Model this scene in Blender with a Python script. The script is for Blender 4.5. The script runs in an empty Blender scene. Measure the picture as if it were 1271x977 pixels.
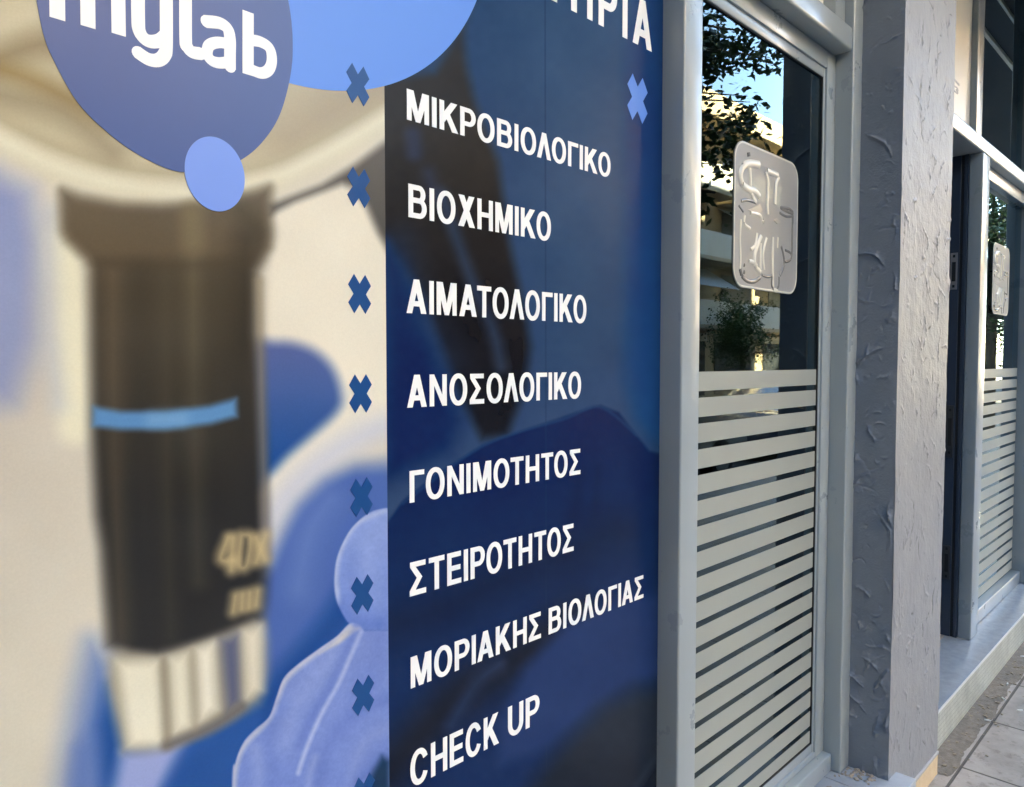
import bpy, bmesh, math, random
import numpy as np
from mathutils import Vector, Matrix
from mathutils.geometry import delaunay_2d_cdt

R = math.radians
SC = bpy.context.scene
COL = SC.collection
random.seed(7)

# ---------------------------------------------------------------- camera
TH, PITCH, FPX, H = R(44.4), R(-2.5), 930.0, 1.6
cam = bpy.data.cameras.new('camera'); co = bpy.data.objects.new('camera', cam); COL.objects.link(co)
co.location = (0, 0, H); co.rotation_euler = (R(90) + PITCH, 0, TH - R(90))
cam.sensor_width = 36; cam.lens = 36 * FPX / 1271; cam.clip_start = .02; cam.clip_end = 800
SC.camera = co

# ---------------------------------------------------------------- sky, sun, exposure
SUN_EL, SUN_AZ = R(30), R(28)
wd = bpy.data.worlds.new('World'); SC.world = wd; wd.use_nodes = True
nt = wd.node_tree; bg = nt.nodes['Background']
sk = nt.nodes.new('ShaderNodeTexSky'); sk.sky_type = 'NISHITA'; sk.sun_disc = False
sk.sun_elevation = SUN_EL; sk.sun_rotation = SUN_AZ; sk.dust_density = 0; sk.air_density = .8; sk.ozone_density = 2.0
nt.links.new(sk.outputs[0], bg.inputs[0]); bg.inputs[1].default_value = .105
sl = bpy.data.lights.new('sun', 'SUN'); sl.energy = 5.0; sl.angle = R(.5); sl.color = (1, .84, .64)
so = bpy.data.objects.new('sun', sl); COL.objects.link(so)
sdir = Vector((math.sin(SUN_AZ) * math.cos(SUN_EL), math.cos(SUN_AZ) * math.cos(SUN_EL), math.sin(SUN_EL)))
so.rotation_euler = sdir.to_track_quat('Z', 'Y').to_euler(); so.location = sdir * 60
vs = SC.view_settings
vs.view_transform = 'Standard'; vs.look = 'None'; vs.gamma = 1; vs.use_curve_mapping = False
vs.exposure = 5.12
vs.use_white_balance = True; vs.white_balance_temperature = 9200; vs.white_balance_tint = 8
SC.render.engine = 'CYCLES'
cy = SC.cycles
cy.use_denoising = True; cy.max_bounces = 8; cy.diffuse_bounces = 4; cy.glossy_bounces = 4; cy.transparent_max_bounces = 12
cy.sample_clamp_indirect = 6; cy.caustics_reflective = False; cy.caustics_refractive = False

# ---------------------------------------------------------------- measuring helpers
_fw = Vector((math.cos(TH) * math.cos(PITCH), math.sin(TH) * math.cos(PITCH), math.sin(PITCH)))
_rt = Vector((math.sin(TH), -math.cos(TH), 0)); _up = _rt.cross(_fw)
def on_wall(u, v, Y):
    d = _fw + _rt * ((u - 635.5) / FPX) + _up * ((488.5 - v) / FPX)
    t = Y / d.y
    return (d.x * t, H + d.z * t)
def srgb(r, g, b):
    f = lambda c: c / 12.92 if c <= .04045 else ((c + .055) / 1.055) ** 2.4
    return (f(r / 255), f(g / 255), f(b / 255))

# ---------------------------------------------------------------- materials
def mat(name, col=(.5, .5, .5), rough=.5, metal=0, spec=.5, coat=0, bump=None, var=None, coat_rough=.05):
    m = bpy.data.materials.new(name); m.use_nodes = True
    n = m.node_tree.nodes; l = m.node_tree.links; p = n['Principled BSDF']
    p.inputs['Base Color'].default_value = (*col, 1); p.inputs['Roughness'].default_value = rough
    p.inputs['Metallic'].default_value = metal; p.inputs['Specular IOR Level'].default_value = spec
    p.inputs['Coat Weight'].default_value = coat; p.inputs['Coat Roughness'].default_value = coat_rough
    tc = n.new('ShaderNodeTexCoord')
    if var:                                    # (scale, amount, second colour)
        t = n.new('ShaderNodeTexNoise'); t.inputs['Scale'].default_value = var[0]; t.inputs['Detail'].default_value = 8
        t.inputs['Roughness'].default_value = .65
        l.new(tc.outputs['Object'], t.inputs['Vector'])
        r = n.new('ShaderNodeMapRange'); r.inputs[1].default_value = .35; r.inputs[2].default_value = .7
        r.inputs[3].default_value = 0; r.inputs[4].default_value = var[1]
        l.new(t.outputs['Fac'], r.inputs[0])
        mx = n.new('ShaderNodeMix'); mx.data_type = 'RGBA'
        mx.inputs[6].default_value = (*col, 1); mx.inputs[7].default_value = (*var[2], 1)
        rg = n.new('ShaderNodeMath'); rg.operation = 'MULTIPLY_ADD'; rg.inputs[1].default_value = .15; rg.inputs[2].default_value = rough - .03
        l.new(r.outputs[0], rg.inputs[0]); l.new(rg.outputs[0], p.inputs['Roughness'])
        l.new(r.outputs[0], mx.inputs[0]); l.new(mx.outputs[2], p.inputs['Base Color'])
    if bump:                                   # (scale, distance)
        t = n.new('ShaderNodeTexNoise'); t.inputs['Scale'].default_value = bump[0]; t.inputs['Detail'].default_value = 6
        l.new(tc.outputs['Object'], t.inputs['Vector'])
        b = n.new('ShaderNodeBump'); b.inputs['Distance'].default_value = bump[1]; b.inputs['Strength'].default_value = 1
        l.new(t.outputs['Fac'], b.inputs['Height']); l.new(b.outputs[0], p.inputs['Normal'])
    return m

def glass_mat(name, tint, boost):
    m = bpy.data.materials.new(name); m.use_nodes = True
    n = m.node_tree.nodes; l = m.node_tree.links; n.remove(n['Principled BSDF'])
    tr = n.new('ShaderNodeBsdfTransparent'); tr.inputs[0].default_value = (*tint, 1)
    gl = n.new('ShaderNodeBsdfGlossy'); gl.inputs['Roughness'].default_value = 0.0; gl.inputs[0].default_value = (.70, .92, 1, 1)
    fr = n.new('ShaderNodeFresnel'); fr.inputs[0].default_value = 1.52
    mu = n.new('ShaderNodeMath'); mu.operation = 'MULTIPLY'; mu.inputs[1].default_value = boost; mu.use_clamp = True
    mx = n.new('ShaderNodeMixShader')
    l.new(fr.outputs[0], mu.inputs[0]); l.new(mu.outputs[0], mx.inputs[0]); l.new(tr.outputs[0], mx.inputs[1]); l.new(gl.outputs[0], mx.inputs[2])
    l.new(mx.outputs[0], n['Material Output'].inputs[0])
    return m

M = {}
M['alu'] = mat('painted_aluminium', (.30, .345, .36), .3, spec=.5, coat=.35, coat_rough=.12, var=(5, .3, (.275, .315, .33)), bump=(240, .00012))
M['alu_shaded'] = mat('shaded_aluminium', (.19, .235, .265), .3, coat=.35, coat_rough=.12, var=(5, .3, (.17, .21, .24)), bump=(240, .00012))  # second window's frame paint, darkened so its colour carries the side shade
M['alu_dark'] = mat('navy_door_profile', (.02, .035, .06), .35)
M['gasket'] = mat('black_rubber', (.008, .009, .01), .6)
M['glass'] = glass_mat('window_glass', (.62, .68, .68), 1.25)
M['film'] = mat('frosted_film', (.315, .33, .295), .45, spec=.35, var=(3, .5, (.285, .298, .268)))
M['sticker'] = mat('frosted_sticker', (.34, .345, .345), .4, spec=.4, var=(5, .5, (.29, .295, .295)))
M['etch_light'] = mat('etched_line_lit', (.62, .60, .53), .18, spec=.7)  # lit edges of the embossed strokes and rim, painted pale
m = M['sticker']; tr_ = m.node_tree.nodes.new('ShaderNodeBsdfTransparent'); tr_.inputs[0].default_value = (.8, .84, .84, 1)
mx_ = m.node_tree.nodes.new('ShaderNodeMixShader'); mx_.inputs[0].default_value = .24
m.node_tree.links.new(m.node_tree.nodes['Principled BSDF'].outputs[0], mx_.inputs[1]); m.node_tree.links.new(tr_.outputs[0], mx_.inputs[2])
m.node_tree.links.new(mx_.outputs[0], m.node_tree.nodes['Material Output'].inputs[0])
M['etch_mid'] = mat('etched_fill', (.24, .235, .22), .3)
M['etch_dark'] = mat('etched_line_shaded', (.13, .13, .13), .2)  # shaded edges of the embossed strokes, painted dark
M['hazed_blue_vinyl'] = mat('hazed_blue_vinyl', (.165, .30, .72), .3, spec=.3)  # light blue vinyl paled to put a reflected haze into the colour
M['white'] = mat('white_vinyl', (.88, .865, .83), .35, spec=.35)
M['navy_vinyl'] = mat('navy_vinyl', (.002, .062, .21), .3, spec=.25)
M['slate_vinyl'] = mat('slate_blue_vinyl', (.06, .105, .27), .3, spec=.3)
M['sky_vinyl'] = mat('light_blue_vinyl', (.095, .26, .70), .3, spec=.25)
M['pale_sign'] = mat('cream_sign_face', (.78, .74, .68), .35)
M['grey_mark'] = mat('grey_print', (.42, .42, .44), .5)
M['steel'] = mat('strike_plate_steel', (.35, .36, .38), .35, metal=.8)
M['steel_dark'] = mat('dark_plate', (.06, .065, .07), .3, metal=.6)
M['concrete'] = mat('raw_plinth', (.62, .47, .30), .85, var=(30, .6, (.50, .36, .22)), bump=(160, .0008))
M['mortar'] = mat('grey_mortar', (.36, .35, .34), .9, bump=(120, .002))
M['stone_step'] = mat('blue_grey_stone', (.33, .36, .40), .5, var=(9, .7, (.22, .25, .29)), bump=(60, .0006))
M['ledge'] = mat('blue_grey_ledge_paint', (.28, .315, .355), .32, coat=.3, var=(22, .8, (.20, .225, .25)), bump=(300, .0003))
M['interior'] = mat('dim_interior_paint', (.10, .11, .13), .8)
M['floor_in'] = mat('interior_floor_tile', (.30, .28, .26), .4)
M['mat_rubber'] = mat('door_mat', (.05, .045, .045), .9, bump=(400, .001))

def node_mat(name):
    m = bpy.data.materials.new(name); m.use_nodes = True
    return m, m.node_tree.nodes, m.node_tree.links, m.node_tree.nodes['Principled BSDF']

# print: a colour printed per point of the sheet (colour attribute holds the artwork)
m, n, l, p = node_mat('printed_film'); M['print'] = m
at = n.new('ShaderNodeAttribute'); at.attribute_name = 'artwork'
tc = n.new('ShaderNodeTexCoord')
wv = n.new('ShaderNodeTexNoise'); wv.inputs['Scale'].default_value = 420; wv.inputs['Detail'].default_value = 3
l.new(tc.outputs['Object'], wv.inputs['Vector'])
mr = n.new('ShaderNodeMapRange'); mr.inputs[3].default_value = .93; mr.inputs[4].default_value = 1.07; l.new(wv.outputs[0], mr.inputs[0])
mx = n.new('ShaderNodeMix'); mx.data_type = 'RGBA'; mx.blend_type = 'MULTIPLY'; mx.inputs[0].default_value = 1
l.new(at.outputs['Color'], mx.inputs[6]); l.new(mr.outputs[0], mx.inputs[7]); l.new(mx.outputs[2], p.inputs['Base Color'])
p.inputs['Roughness'].default_value = .27; p.inputs['Specular IOR Level'].default_value = .27
p.inputs['Coat Weight'].default_value = 0; p.inputs['Coat Roughness'].default_value = .1
PRINT_BUMP = n.new('ShaderNodeTexNoise'); PRINT_BUMP.inputs['Scale'].default_value = 9
l.new(tc.outputs['Object'], PRINT_BUMP.inputs['Vector'])
bp = n.new('ShaderNodeBump'); bp.inputs['Distance'].default_value = .0015; l.new(PRINT_BUMP.outputs[0], bp.inputs['Height'])
l.new(bp.outputs[0], p.inputs['Normal']); l.new(bp.outputs[0], p.inputs['Coat Normal'])

M['print_blue'] = M['print'].copy(); M['print_blue'].name = 'printed_film_dark'
M['print_blue'].node_tree.nodes['Principled BSDF'].inputs['Specular IOR Level'].default_value = .13
def plaster(name, col, col2):
    m, n, l, p = node_mat(name)
    at = n.new('ShaderNodeAttribute'); at.attribute_name = 'chip'
    tc = n.new('ShaderNodeTexCoord')
    t = n.new('ShaderNodeTexNoise'); t.inputs['Scale'].default_value = 7; t.inputs['Detail'].default_value = 8; t.inputs['Roughness'].default_value = .7
    l.new(tc.outputs['Object'], t.inputs['Vector'])
    r = n.new('ShaderNodeMapRange'); r.inputs[1].default_value = .3; r.inputs[2].default_value = .75; l.new(t.outputs[0], r.inputs[0])
    a = n.new('ShaderNodeMix'); a.data_type = 'RGBA'; a.inputs[6].default_value = (*col, 1); a.inputs[7].default_value = (*[c * .86 for c in col], 1)
    l.new(r.outputs[0], a.inputs[0])
    b = n.new('ShaderNodeMix'); b.data_type = 'RGBA'; b.inputs[7].default_value = (*col2, 1)
    l.new(a.outputs[2], b.inputs[6]); l.new(at.outputs['Fac'], b.inputs[0]); l.new(b.outputs[2], p.inputs['Base Color'])
    p.inputs['Roughness'].default_value = .5; p.inputs['Specular IOR Level'].default_value = .4
    t2 = n.new('ShaderNodeTexNoise'); t2.inputs['Scale'].default_value = 150; t2.inputs['Detail'].default_value = 5
    l.new(tc.outputs['Object'], t2.inputs['Vector'])
    bp = n.new('ShaderNodeBump'); bp.inputs['Distance'].default_value = .0012; l.new(t2.outputs[0], bp.inputs['Height']); l.new(bp.outputs[0], p.inputs['Normal'])
    return m
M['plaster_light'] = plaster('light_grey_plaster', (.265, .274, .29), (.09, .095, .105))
M['plaster_shaded'] = plaster('shaded_plaster', (.18, .21, .25), (.24, .27, .32))  # pillar side: same plaster, darkened to put its shade into the colour

def brick_mat(name, w, h, mortar, c1, c2, cm, rough, bump, plane='XY'):
    m, n, l, p = node_mat(name)
    tc = n.new('ShaderNodeTexCoord'); sp = n.new('ShaderNodeSeparateXYZ'); cb = n.new('ShaderNodeCombineXYZ')
    l.new(tc.outputs['Object'], sp.inputs[0]); l.new(sp.outputs[0], cb.inputs[0]); l.new(sp.outputs[2 if plane == 'XZ' else 1], cb.inputs[1])
    b = n.new('ShaderNodeTexBrick'); b.offset = 0; b.inputs['Scale'].default_value = 1
    b.inputs['Brick Width'].default_value = w; b.inputs['Row Height'].default_value = h; b.inputs['Mortar Size'].default_value = mortar
    b.inputs['Mortar Smooth'].default_value = .3
    b.inputs['Color1'].default_value = (*c1, 1); b.inputs['Color2'].default_value = (*c2, 1); b.inputs['Mortar'].default_value = (*cm, 1)
    l.new(cb.outputs[0], b.inputs['Vector'])
    t = n.new('ShaderNodeTexNoise'); t.inputs['Scale'].default_value = 5; t.inputs['Detail'].default_value = 10; t.inputs['Roughness'].default_value = .7
    l.new(tc.outputs['Object'], t.inputs['Vector'])
    r = n.new('ShaderNodeMapRange'); r.inputs[1].default_value = .3; r.inputs[2].default_value = .72; r.inputs[3].default_value = 1.15; r.inputs[4].default_value = .62
    l.new(t.outputs[0], r.inputs[0])
    mx = n.new('ShaderNodeMix'); mx.data_type = 'RGBA'; mx.blend_type = 'MULTIPLY'; mx.inputs[0].default_value = 1
    l.new(b.outputs[0], mx.inputs[6]); l.new(r.outputs[0], mx.inputs[7]); l.new(mx.outputs[2], p.inputs['Base Color'])
    if plane == 'XY':
        v_ = n.new('ShaderNodeTexNoise'); v_.inputs['Scale'].default_value = 16; v_.inputs['Detail'].default_value = 5; v_.inputs['Roughness'].default_value = .75; l.new(tc.outputs['Object'], v_.inputs['Vector'])
        q_ = n.new('ShaderNodeMapRange'); q_.inputs[1].default_value = .56; q_.inputs[2].default_value = .68; q_.inputs[4].default_value = .55; l.new(v_.outputs[0], q_.inputs[0])
        y_ = n.new('ShaderNodeMix'); y_.data_type = 'RGBA'; y_.inputs[7].default_value = (.12, .095, .075, 1)
        l.new(q_.outputs[0], y_.inputs[0]); l.new(mx.outputs[2], y_.inputs[6]); l.new(y_.outputs[2], p.inputs['Base Color'])
    p.inputs['Roughness'].default_value = rough
    iv = n.new('ShaderNodeMath'); iv.operation = 'SUBTRACT'; iv.inputs[0].default_value = 1; l.new(b.outputs['Fac'], iv.inputs[1])
    ad = n.new('ShaderNodeMath'); ad.operation = 'MULTIPLY_ADD'; ad.inputs[1].default_value = .4
    t3 = n.new('ShaderNodeTexNoise'); t3.inputs['Scale'].default_value = 90; t3.inputs['Detail'].default_value = 6; l.new(tc.outputs['Object'], t3.inputs['Vector'])
    l.new(t3.outputs[0], ad.inputs[0]); l.new(iv.outputs[0], ad.inputs[2])
    bp = n.new('ShaderNodeBump'); bp.inputs['Distance'].default_value = bump; l.new(ad.outputs[0], bp.inputs['Height']); l.new(bp.outputs[0], p.inputs['Normal'])
    return m
M['paving'] = brick_mat('paving_slabs', .532, .512, .006, (.385, .335, .295), (.34, .30, .265), (.10, .085, .07), .75, .003)
M['mosaic'] = brick_mat('mosaic_tile', .021, .021, .0016, (.52, .54, .48), (.45, .47, .42), (.30, .31, .28), .4, .0008, 'XZ')

# ---------------------------------------------------------------- object helpers
def tag(o, label, cat, group=None, kind=None):
    o['label'] = label; o['category'] = cat
    if group: o['group'] = group
    if kind: o['kind'] = kind
    return o
def thing(name, label, cat, loc=(0, 0, 0), group=None):
    o = bpy.data.objects.new(name, None); COL.objects.link(o); o.location = loc; o.empty_display_size = .1
    return tag(o, label, cat, group)
def link(name, me, m, parent=None, label=None):
    o = bpy.data.objects.new(name, me); COL.objects.link(o)
    for x in (m if isinstance(m, (list, tuple)) else [m]): me.materials.append(x)
    if parent:
        o.parent = parent
        o.matrix_parent_inverse = Matrix.Translation(-wloc(parent))
    if label: o['label'] = label
    return o
def wloc(o):
    v = Vector((0, 0, 0))
    if o.type == 'EMPTY': v = Vector(o.location)
    return v
class MB:
    def __init__(s): s.b = bmesh.new()
    def box(s, x0, x1, y0, y1, z0, z1, bev=0, seg=2):
        vs_ = [s.b.verts.new((x, y, z)) for x in (x0, x1) for y in (y0, y1) for z in (z0, z1)]
        f = [(0, 1, 3, 2), (4, 6, 7, 5), (0, 4, 5, 1), (2, 3, 7, 6), (0, 2, 6, 4), (1, 5, 7, 3)]
        fs = [s.b.faces.new([vs_[i] for i in q]) for q in f]
        if bev:
            es = list({e for q in fs for e in q.edges})
            bmesh.ops.bevel(s.b, geom=es, offset=bev, segments=seg, profile=.6, affect='EDGES')
        return s
    def prism(s, pts, y0, y1):                      # pts in (x, z), extruded along y
        a = [s.b.verts.new((x, y0, z)) for x, z in pts]; c = [s.b.verts.new((x, y1, z)) for x, z in pts]
        k = len(pts); s.b.faces.new(a); s.b.faces.new(c[::-1])
        for i in range(k): s.b.faces.new((a[i], c[i], c[(i + 1) % k], a[(i + 1) % k]))
        return s
    def tube(s, pts, rad, seg=6):
        rings = []
        for i, q in enumerate(pts):
            q = Vector(q); a = Vector(pts[max(0, i - 1)]); c = Vector(pts[min(len(pts) - 1, i + 1)])
            d = (c - a).normalized(); u = d.orthogonal().normalized(); w = d.cross(u)
            r = rad[i] if isinstance(rad, (list, tuple)) else rad
            rings.append([s.b.verts.new(q + (u * math.cos(2 * math.pi * k / seg) + w * math.sin(2 * math.pi * k / seg)) * r) for k in range(seg)])
        for A, B_ in zip(rings, rings[1:]):
            for k in range(seg): s.b.faces.new((A[k], A[(k + 1) % seg], B_[(k + 1) % seg], B_[k]))
        s.b.faces.new(rings[0][::-1]); s.b.faces.new(rings[-1])
        return s
    def build(s, name, m, parent=None, smooth=False, label=None):
        bmesh.ops.recalc_face_normals(s.b, faces=s.b.faces)
        me = bpy.data.meshes.new(name); s.b.to_mesh(me); s.b.free()
        if smooth:
            me.polygons.foreach_set('use_smooth', [True] * len(me.polygons))
            me.set_sharp_from_angle(angle=R(50))
        return link(name, me, m, parent, label)

# flat cut-out shapes on the wall: union of polygons minus holes, as a thin solid (front at yf, back at yb)
def cutout(name, pos, neg, yf, yb, m, parent=None, label=None):
    verts, faces, ids = [], [], []
    for sgn, polys in ((1, pos), (-1, neg)):
        for pl in polys:
            if sum(pl[i][0] * pl[(i + 1) % len(pl)][1] - pl[i][1] * pl[(i + 1) % len(pl)][0] for i in range(len(pl))) < 0: pl = pl[::-1]
            b0 = len(verts); verts += [Vector((x, z)) for x, z in pl]; faces.append(list(range(b0, b0 + len(pl)))); ids.append(sgn)
    v, e, f, ov, oe, of = delaunay_2d_cdt(verts, [], faces, 0, 1e-6)
    keep = []
    for k, q in enumerate(f):
        src = [ids[i] for i in of[k]]
        if src and 1 in src and -1 not in src: keep.append(q)
    b = bmesh.new(); fr = [b.verts.new((x, yf, z)) for x, z in v]; cnt = {}
    for q in keep:
        area = sum(v[q[i]].x * v[q[(i + 1) % 3]].y - v[q[(i + 1) % 3]].x * v[q[i]].y for i in range(3))
        if area < 0: q = q[::-1]
        b.faces.new([fr[i] for i in q])
        for i in range(3):
            a, c = q[i], q[(i + 1) % 3]
            if (c, a) in cnt: del cnt[(c, a)]
            else: cnt[(a, c)] = 1
    bk = {}
    for a, c in cnt:
        for i in (a, c):
            if i not in bk: bk[i] = b.verts.new((v[i].x, yb, v[i].y))
        b.faces.new((fr[c], fr[a], bk[a], bk[c]))
    for q in [w for w in b.verts if not w.link_faces]: b.verts.remove(q)
    me = bpy.data.meshes.new(name); b.to_mesh(me); b.free()
    return link(name, me, m, parent, label)
def ellipse(cx, cz, rx, rz, k=96, a0=0, a1=2 * math.pi):
    return [(cx + rx * math.cos(a0 + (a1 - a0) * i / k), cz + rz * math.sin(a0 + (a1 - a0) * i / k)) for i in range(k + (0 if a1 - a0 > 6.28 else 1))]
def smooth_line(pts, k=6):
    out = []
    P_ = [Vector(p) for p in pts]
    for i in range(len(P_) - 1):
        p0, p1, p2, p3 = P_[max(0, i - 1)], P_[i], P_[i + 1], P_[min(len(P_) - 1, i + 2)]
        for j in range(k):
            t = j / k
            out.append(.5 * (2 * p1 + (p2 - p0) * t + (2 * p0 - 5 * p1 + 4 * p2 - p3) * t * t + (3 * p1 - p0 - 3 * p2 + p3) * t ** 3))
    return out + [P_[-1]]
def stroke(pts, w, smooth=True, cap=True, w1=None):
    P_ = smooth_line(pts) if smooth and len(pts) > 2 else [Vector(p) for p in pts]
    polys = []; N_ = len(P_) - 1
    rr = lambda i: .5 * (w + ((w1 if w1 is not None else w) - w) * i / max(1, N_))
    for i, (a, c) in enumerate(zip(P_, P_[1:])):
        d = c - a
        if d.length < 1e-7: continue
        d.normalize(); nn = Vector((-d.y, d.x)); ra, rc = rr(i), rr(i + 1)
        polys.append([tuple(a - nn * ra), tuple(c - nn * rc), tuple(c + nn * rc), tuple(a + nn * ra)])
    rng = range(0, N_ + 1) if cap else range(1, N_)
    for i in rng:
        if rr(i) > 2e-4: polys.append([(P_[i].x + rr(i) * math.cos(q * math.pi / 8 + .1), P_[i].y + rr(i) * math.sin(q * math.pi / 8 + .1)) for q in range(16)])
    return polys

# ---------------------------------------------------------------- capital letters (bold grotesque), unit cap height
S, T_ = .19, .155
def rect(x0, x1, y0, y1): return [(x0, y0), (x1, y0), (x1, y1), (x0, y1)]
def ring_O(w):
    a = [(w / 2 + w / 2 * math.copysign(abs(math.cos(t)) ** .93, math.cos(t)), .5 + .52 * math.copysign(abs(math.sin(t)) ** .93, math.sin(t))) for t in [2 * math.pi * i / 48 for i in range(48)]]
    b = [(w / 2 + (w / 2 - S) * math.cos(t), .5 + (.52 - T_) * math.sin(t)) for t in [2 * math.pi * i / 40 for i in range(40)]]
    return a, b
def bowl(x, y0, y1, w):                               # outer and inner D shapes
    h = (y1 - y0); r = h / 2; cx = w - r * .95
    o = [(x, y0)] + [(cx + r * .95 * math.sin(t), y0 + r - r * math.cos(t)) for t in [math.pi * i / 18 for i in range(19)]] + [(x, y1)]
    ri = r - T_
    i_ = [(x + S, y0 + T_)] + [(cx + (r * .95 - S) * math.sin(t), y0 + r - ri * math.cos(t)) for t in [math.pi * k / 18 for k in range(19)]] + [(x + S, y1 - T_)]
    return o, i_
def glyph(c):
    if c == 'I' or c == 'Ι': return S, [rect(0, S, 0, 1)], []
    if c == 'Γ': return .60, [rect(0, S, 0, 1), rect(0, .6, 1 - T_, 1)], []
    if c == 'Τ': return .68, [rect(.34 - S / 2, .34 + S / 2, 0, 1), rect(0, .68, 1 - T_, 1)], []
    if c == 'Η': return .74, [rect(0, S, 0, 1), rect(.74 - S, .74, 0, 1), rect(0, .74, .42, .42 + T_)], []
    if c == 'Ε': return .64, [rect(0, S, 0, 1), rect(0, .64, 0, T_), rect(0, .6, .43, .43 + T_), rect(0, .625, 1 - T_, 1)], []
    if c == 'Ν': return .74, [rect(0, S, 0, 1), rect(.74 - S, .74, 0, 1), [(0, 1), (S, 1), (.74, 0), (.74 - S, 0)]], []
    if c == 'Μ': return .87, [rect(0, .18, 0, 1), rect(.69, .87, 0, 1), [(0, 1), (.26, 1), (.525, 0), (.345, 0)], [(.61, 1), (.87, 1), (.525, 0), (.345, 0)]], []
    if c == 'Λ': return .76, [[(0, 0), (.21, 0), (.49, 1), (.27, 1)], [(.76, 0), (.55, 0), (.27, 1), (.49, 1)]], []
    if c == 'Α': return .80, [[(0, 0), (.215, 0), (.51, 1), (.29, 1)], [(.80, 0), (.585, 0), (.29, 1), (.51, 1)], [(.14, .21), (.66, .21), (.60, .21 + T_), (.20, .21 + T_)]], []
    if c == 'Χ': return .76, [[(0, 0), (.25, 0), (.74, 1), (.49, 1)], [(.76, 0), (.51, 0), (.02, 1), (.27, 1)]], []
    if c == 'Κ': return .78, [rect(0, S, 0, 1), [(.05, .27), (.2, .27), (.75, 1), (.48, 1), (.05, .46)], [(.24, .50), (.40, .64), (.79, 0), (.53, 0)]], []
    if c == 'Σ': return .68, [[(0, 0), (.68, 0), (.68, T_), (.16, T_), (0, .15)], [(.02, 1), (.66, 1), (.66, 1 - T_), (.16, 1 - T_), (.02, .85)], [(0, .06), (0, .15), (.31, .52), (.52, .51), (.23, .15)], [(.02, .92), (.02, .85), (.31, .49), (.52, .51), (.24, .85)]], []
    if c == 'Ο': o, i_ = ring_O(.80); return .80, [o], [i_]
    if c == 'Ρ':
        o, i_ = bowl(0, .37, 1, .69); return .69, [rect(0, S, 0, 1), o], [i_]
    if c == 'Β':
        o, i_ = bowl(0, .46, 1, .69); o2, i2 = bowl(0, 0, .46 + T_, .74); return .74, [o, o2], [i_, i2]
    if c == 'C':
        o, i_ = ring_O(.78); return .78, [o], [i_, [(.46, .36), (.81, .24), (.81, .75), (.46, .66)]]
    if c == 'U':
        o = [(0, 1), (0, .36)] + [(.365 - .365 * math.cos(t), .36 - .38 * math.sin(t)) for t in [math.pi * i / 20 for i in range(1, 20)]] + [(.73, .36), (.73, 1)]
        i_ = [(S, 1.1), (S, .38)] + [(.365 - (.365 - S) * math.cos(t), .38 - (.38 - T_ + .02) * math.sin(t)) for t in [math.pi * i / 20 for i in range(1, 20)]] + [(.73 - S, .38), (.73 - S, 1.1)]
        return .73, [o], [i_]
    return .28, [], []
def word(text, x0, x1, z0, h, yf, yb, parent, name='lettering', gap=.125, label=None):
    pos, neg, x = [], [], 0
    tight = {'ΛΟ': .02, 'ΟΛ': .02, 'ΤΟ': .03, 'ΟΤ': .03, 'ΓΟ': .03, 'ΑΤ': -.02, 'ΤΑ': -.02, 'ΡΙ': .07, 'ΚΟ': .03, 'ΡΟ': .04, 'ΙΑ': .04, 'ΓΙ': .06, 'ΚΡ': .06}
    for i, c in enumerate(text):
        w, a, b = glyph(c)
        pos += [[(px + x, pz) for px, pz in q] for q in a]
        # holes must only cut their own letter: letters never overlap, so this is safe
        neg += [[(px + x, pz) for px, pz in q] for q in b]
        x += w + (gap if gap > .2 else tight.get(text[i:i + 2], gap - .04) + .04)
    x -= gap
    k = (x1 - x0) / x
    f = lambda q: [(x0 + px * k, z0 + pz * h) for px, pz in q]
    return cutout(name, [f(q) for q in pos], [f(q) for q in neg], yf, yb, M['white'], parent, label)

# ================================================================ GROUND
YP, YF, YS, YG, YPIL = 1.02, .96, 1.017, 1.03, .8275
mb = MB(); mb.box(-60, 120, -3.0, 1.2, -.3, -.038)
o = mb.build('pavement', M['paving']); o['kind'] = 'structure'
o.location = (0, 0, 0)
# slab joints line up at x = 3.30 and y = .755
for nd in M['paving'].node_tree.nodes:
    if nd.type == 'COMBXYZ': cb = nd
l = M['paving'].node_tree.links; n = M['paving'].node_tree.nodes
va = n.new('ShaderNodeVectorMath'); va.operation = 'ADD'; va.inputs[1].default_value = (20 * .532 - 3.379, 20 * .512 - .773, 0)
br = [q for q in n if q.type == 'TEX_BRICK'][0]
l.new(cb.outputs[0], va.inputs[0]); l.new(va.outputs[0], br.inputs['Vector'])
m_asph = mat('asphalt', (.05, .05, .052), .85, var=(3, .6, (.075, .073, .07)), bump=(90, .004))
o = MB().box(-60, 120, -11, -3.16, -.3, -.17).build('road', m_asph); o['kind'] = 'structure'
o = MB().box(-60, 120, -3.155, -3.004, -.3, -.036, .01).build('kerb', mat('kerb_stone', (.34, .33, .31), .8, bump=(40, .003))); o['kind'] = 'structure'
o = MB().box(-60, 120, -14.2, -11.0, -.3, -.038, .01).build('far_pavement', mat('far_paving', (.28, .26, .24), .85)); o['kind'] = 'structure'
o = MB().box(-400, 500, -500, 500, -.8, -.31).build('ground', mat('ground', (.16, .15, .13), .9)); o['kind'] = 'structure'

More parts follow.
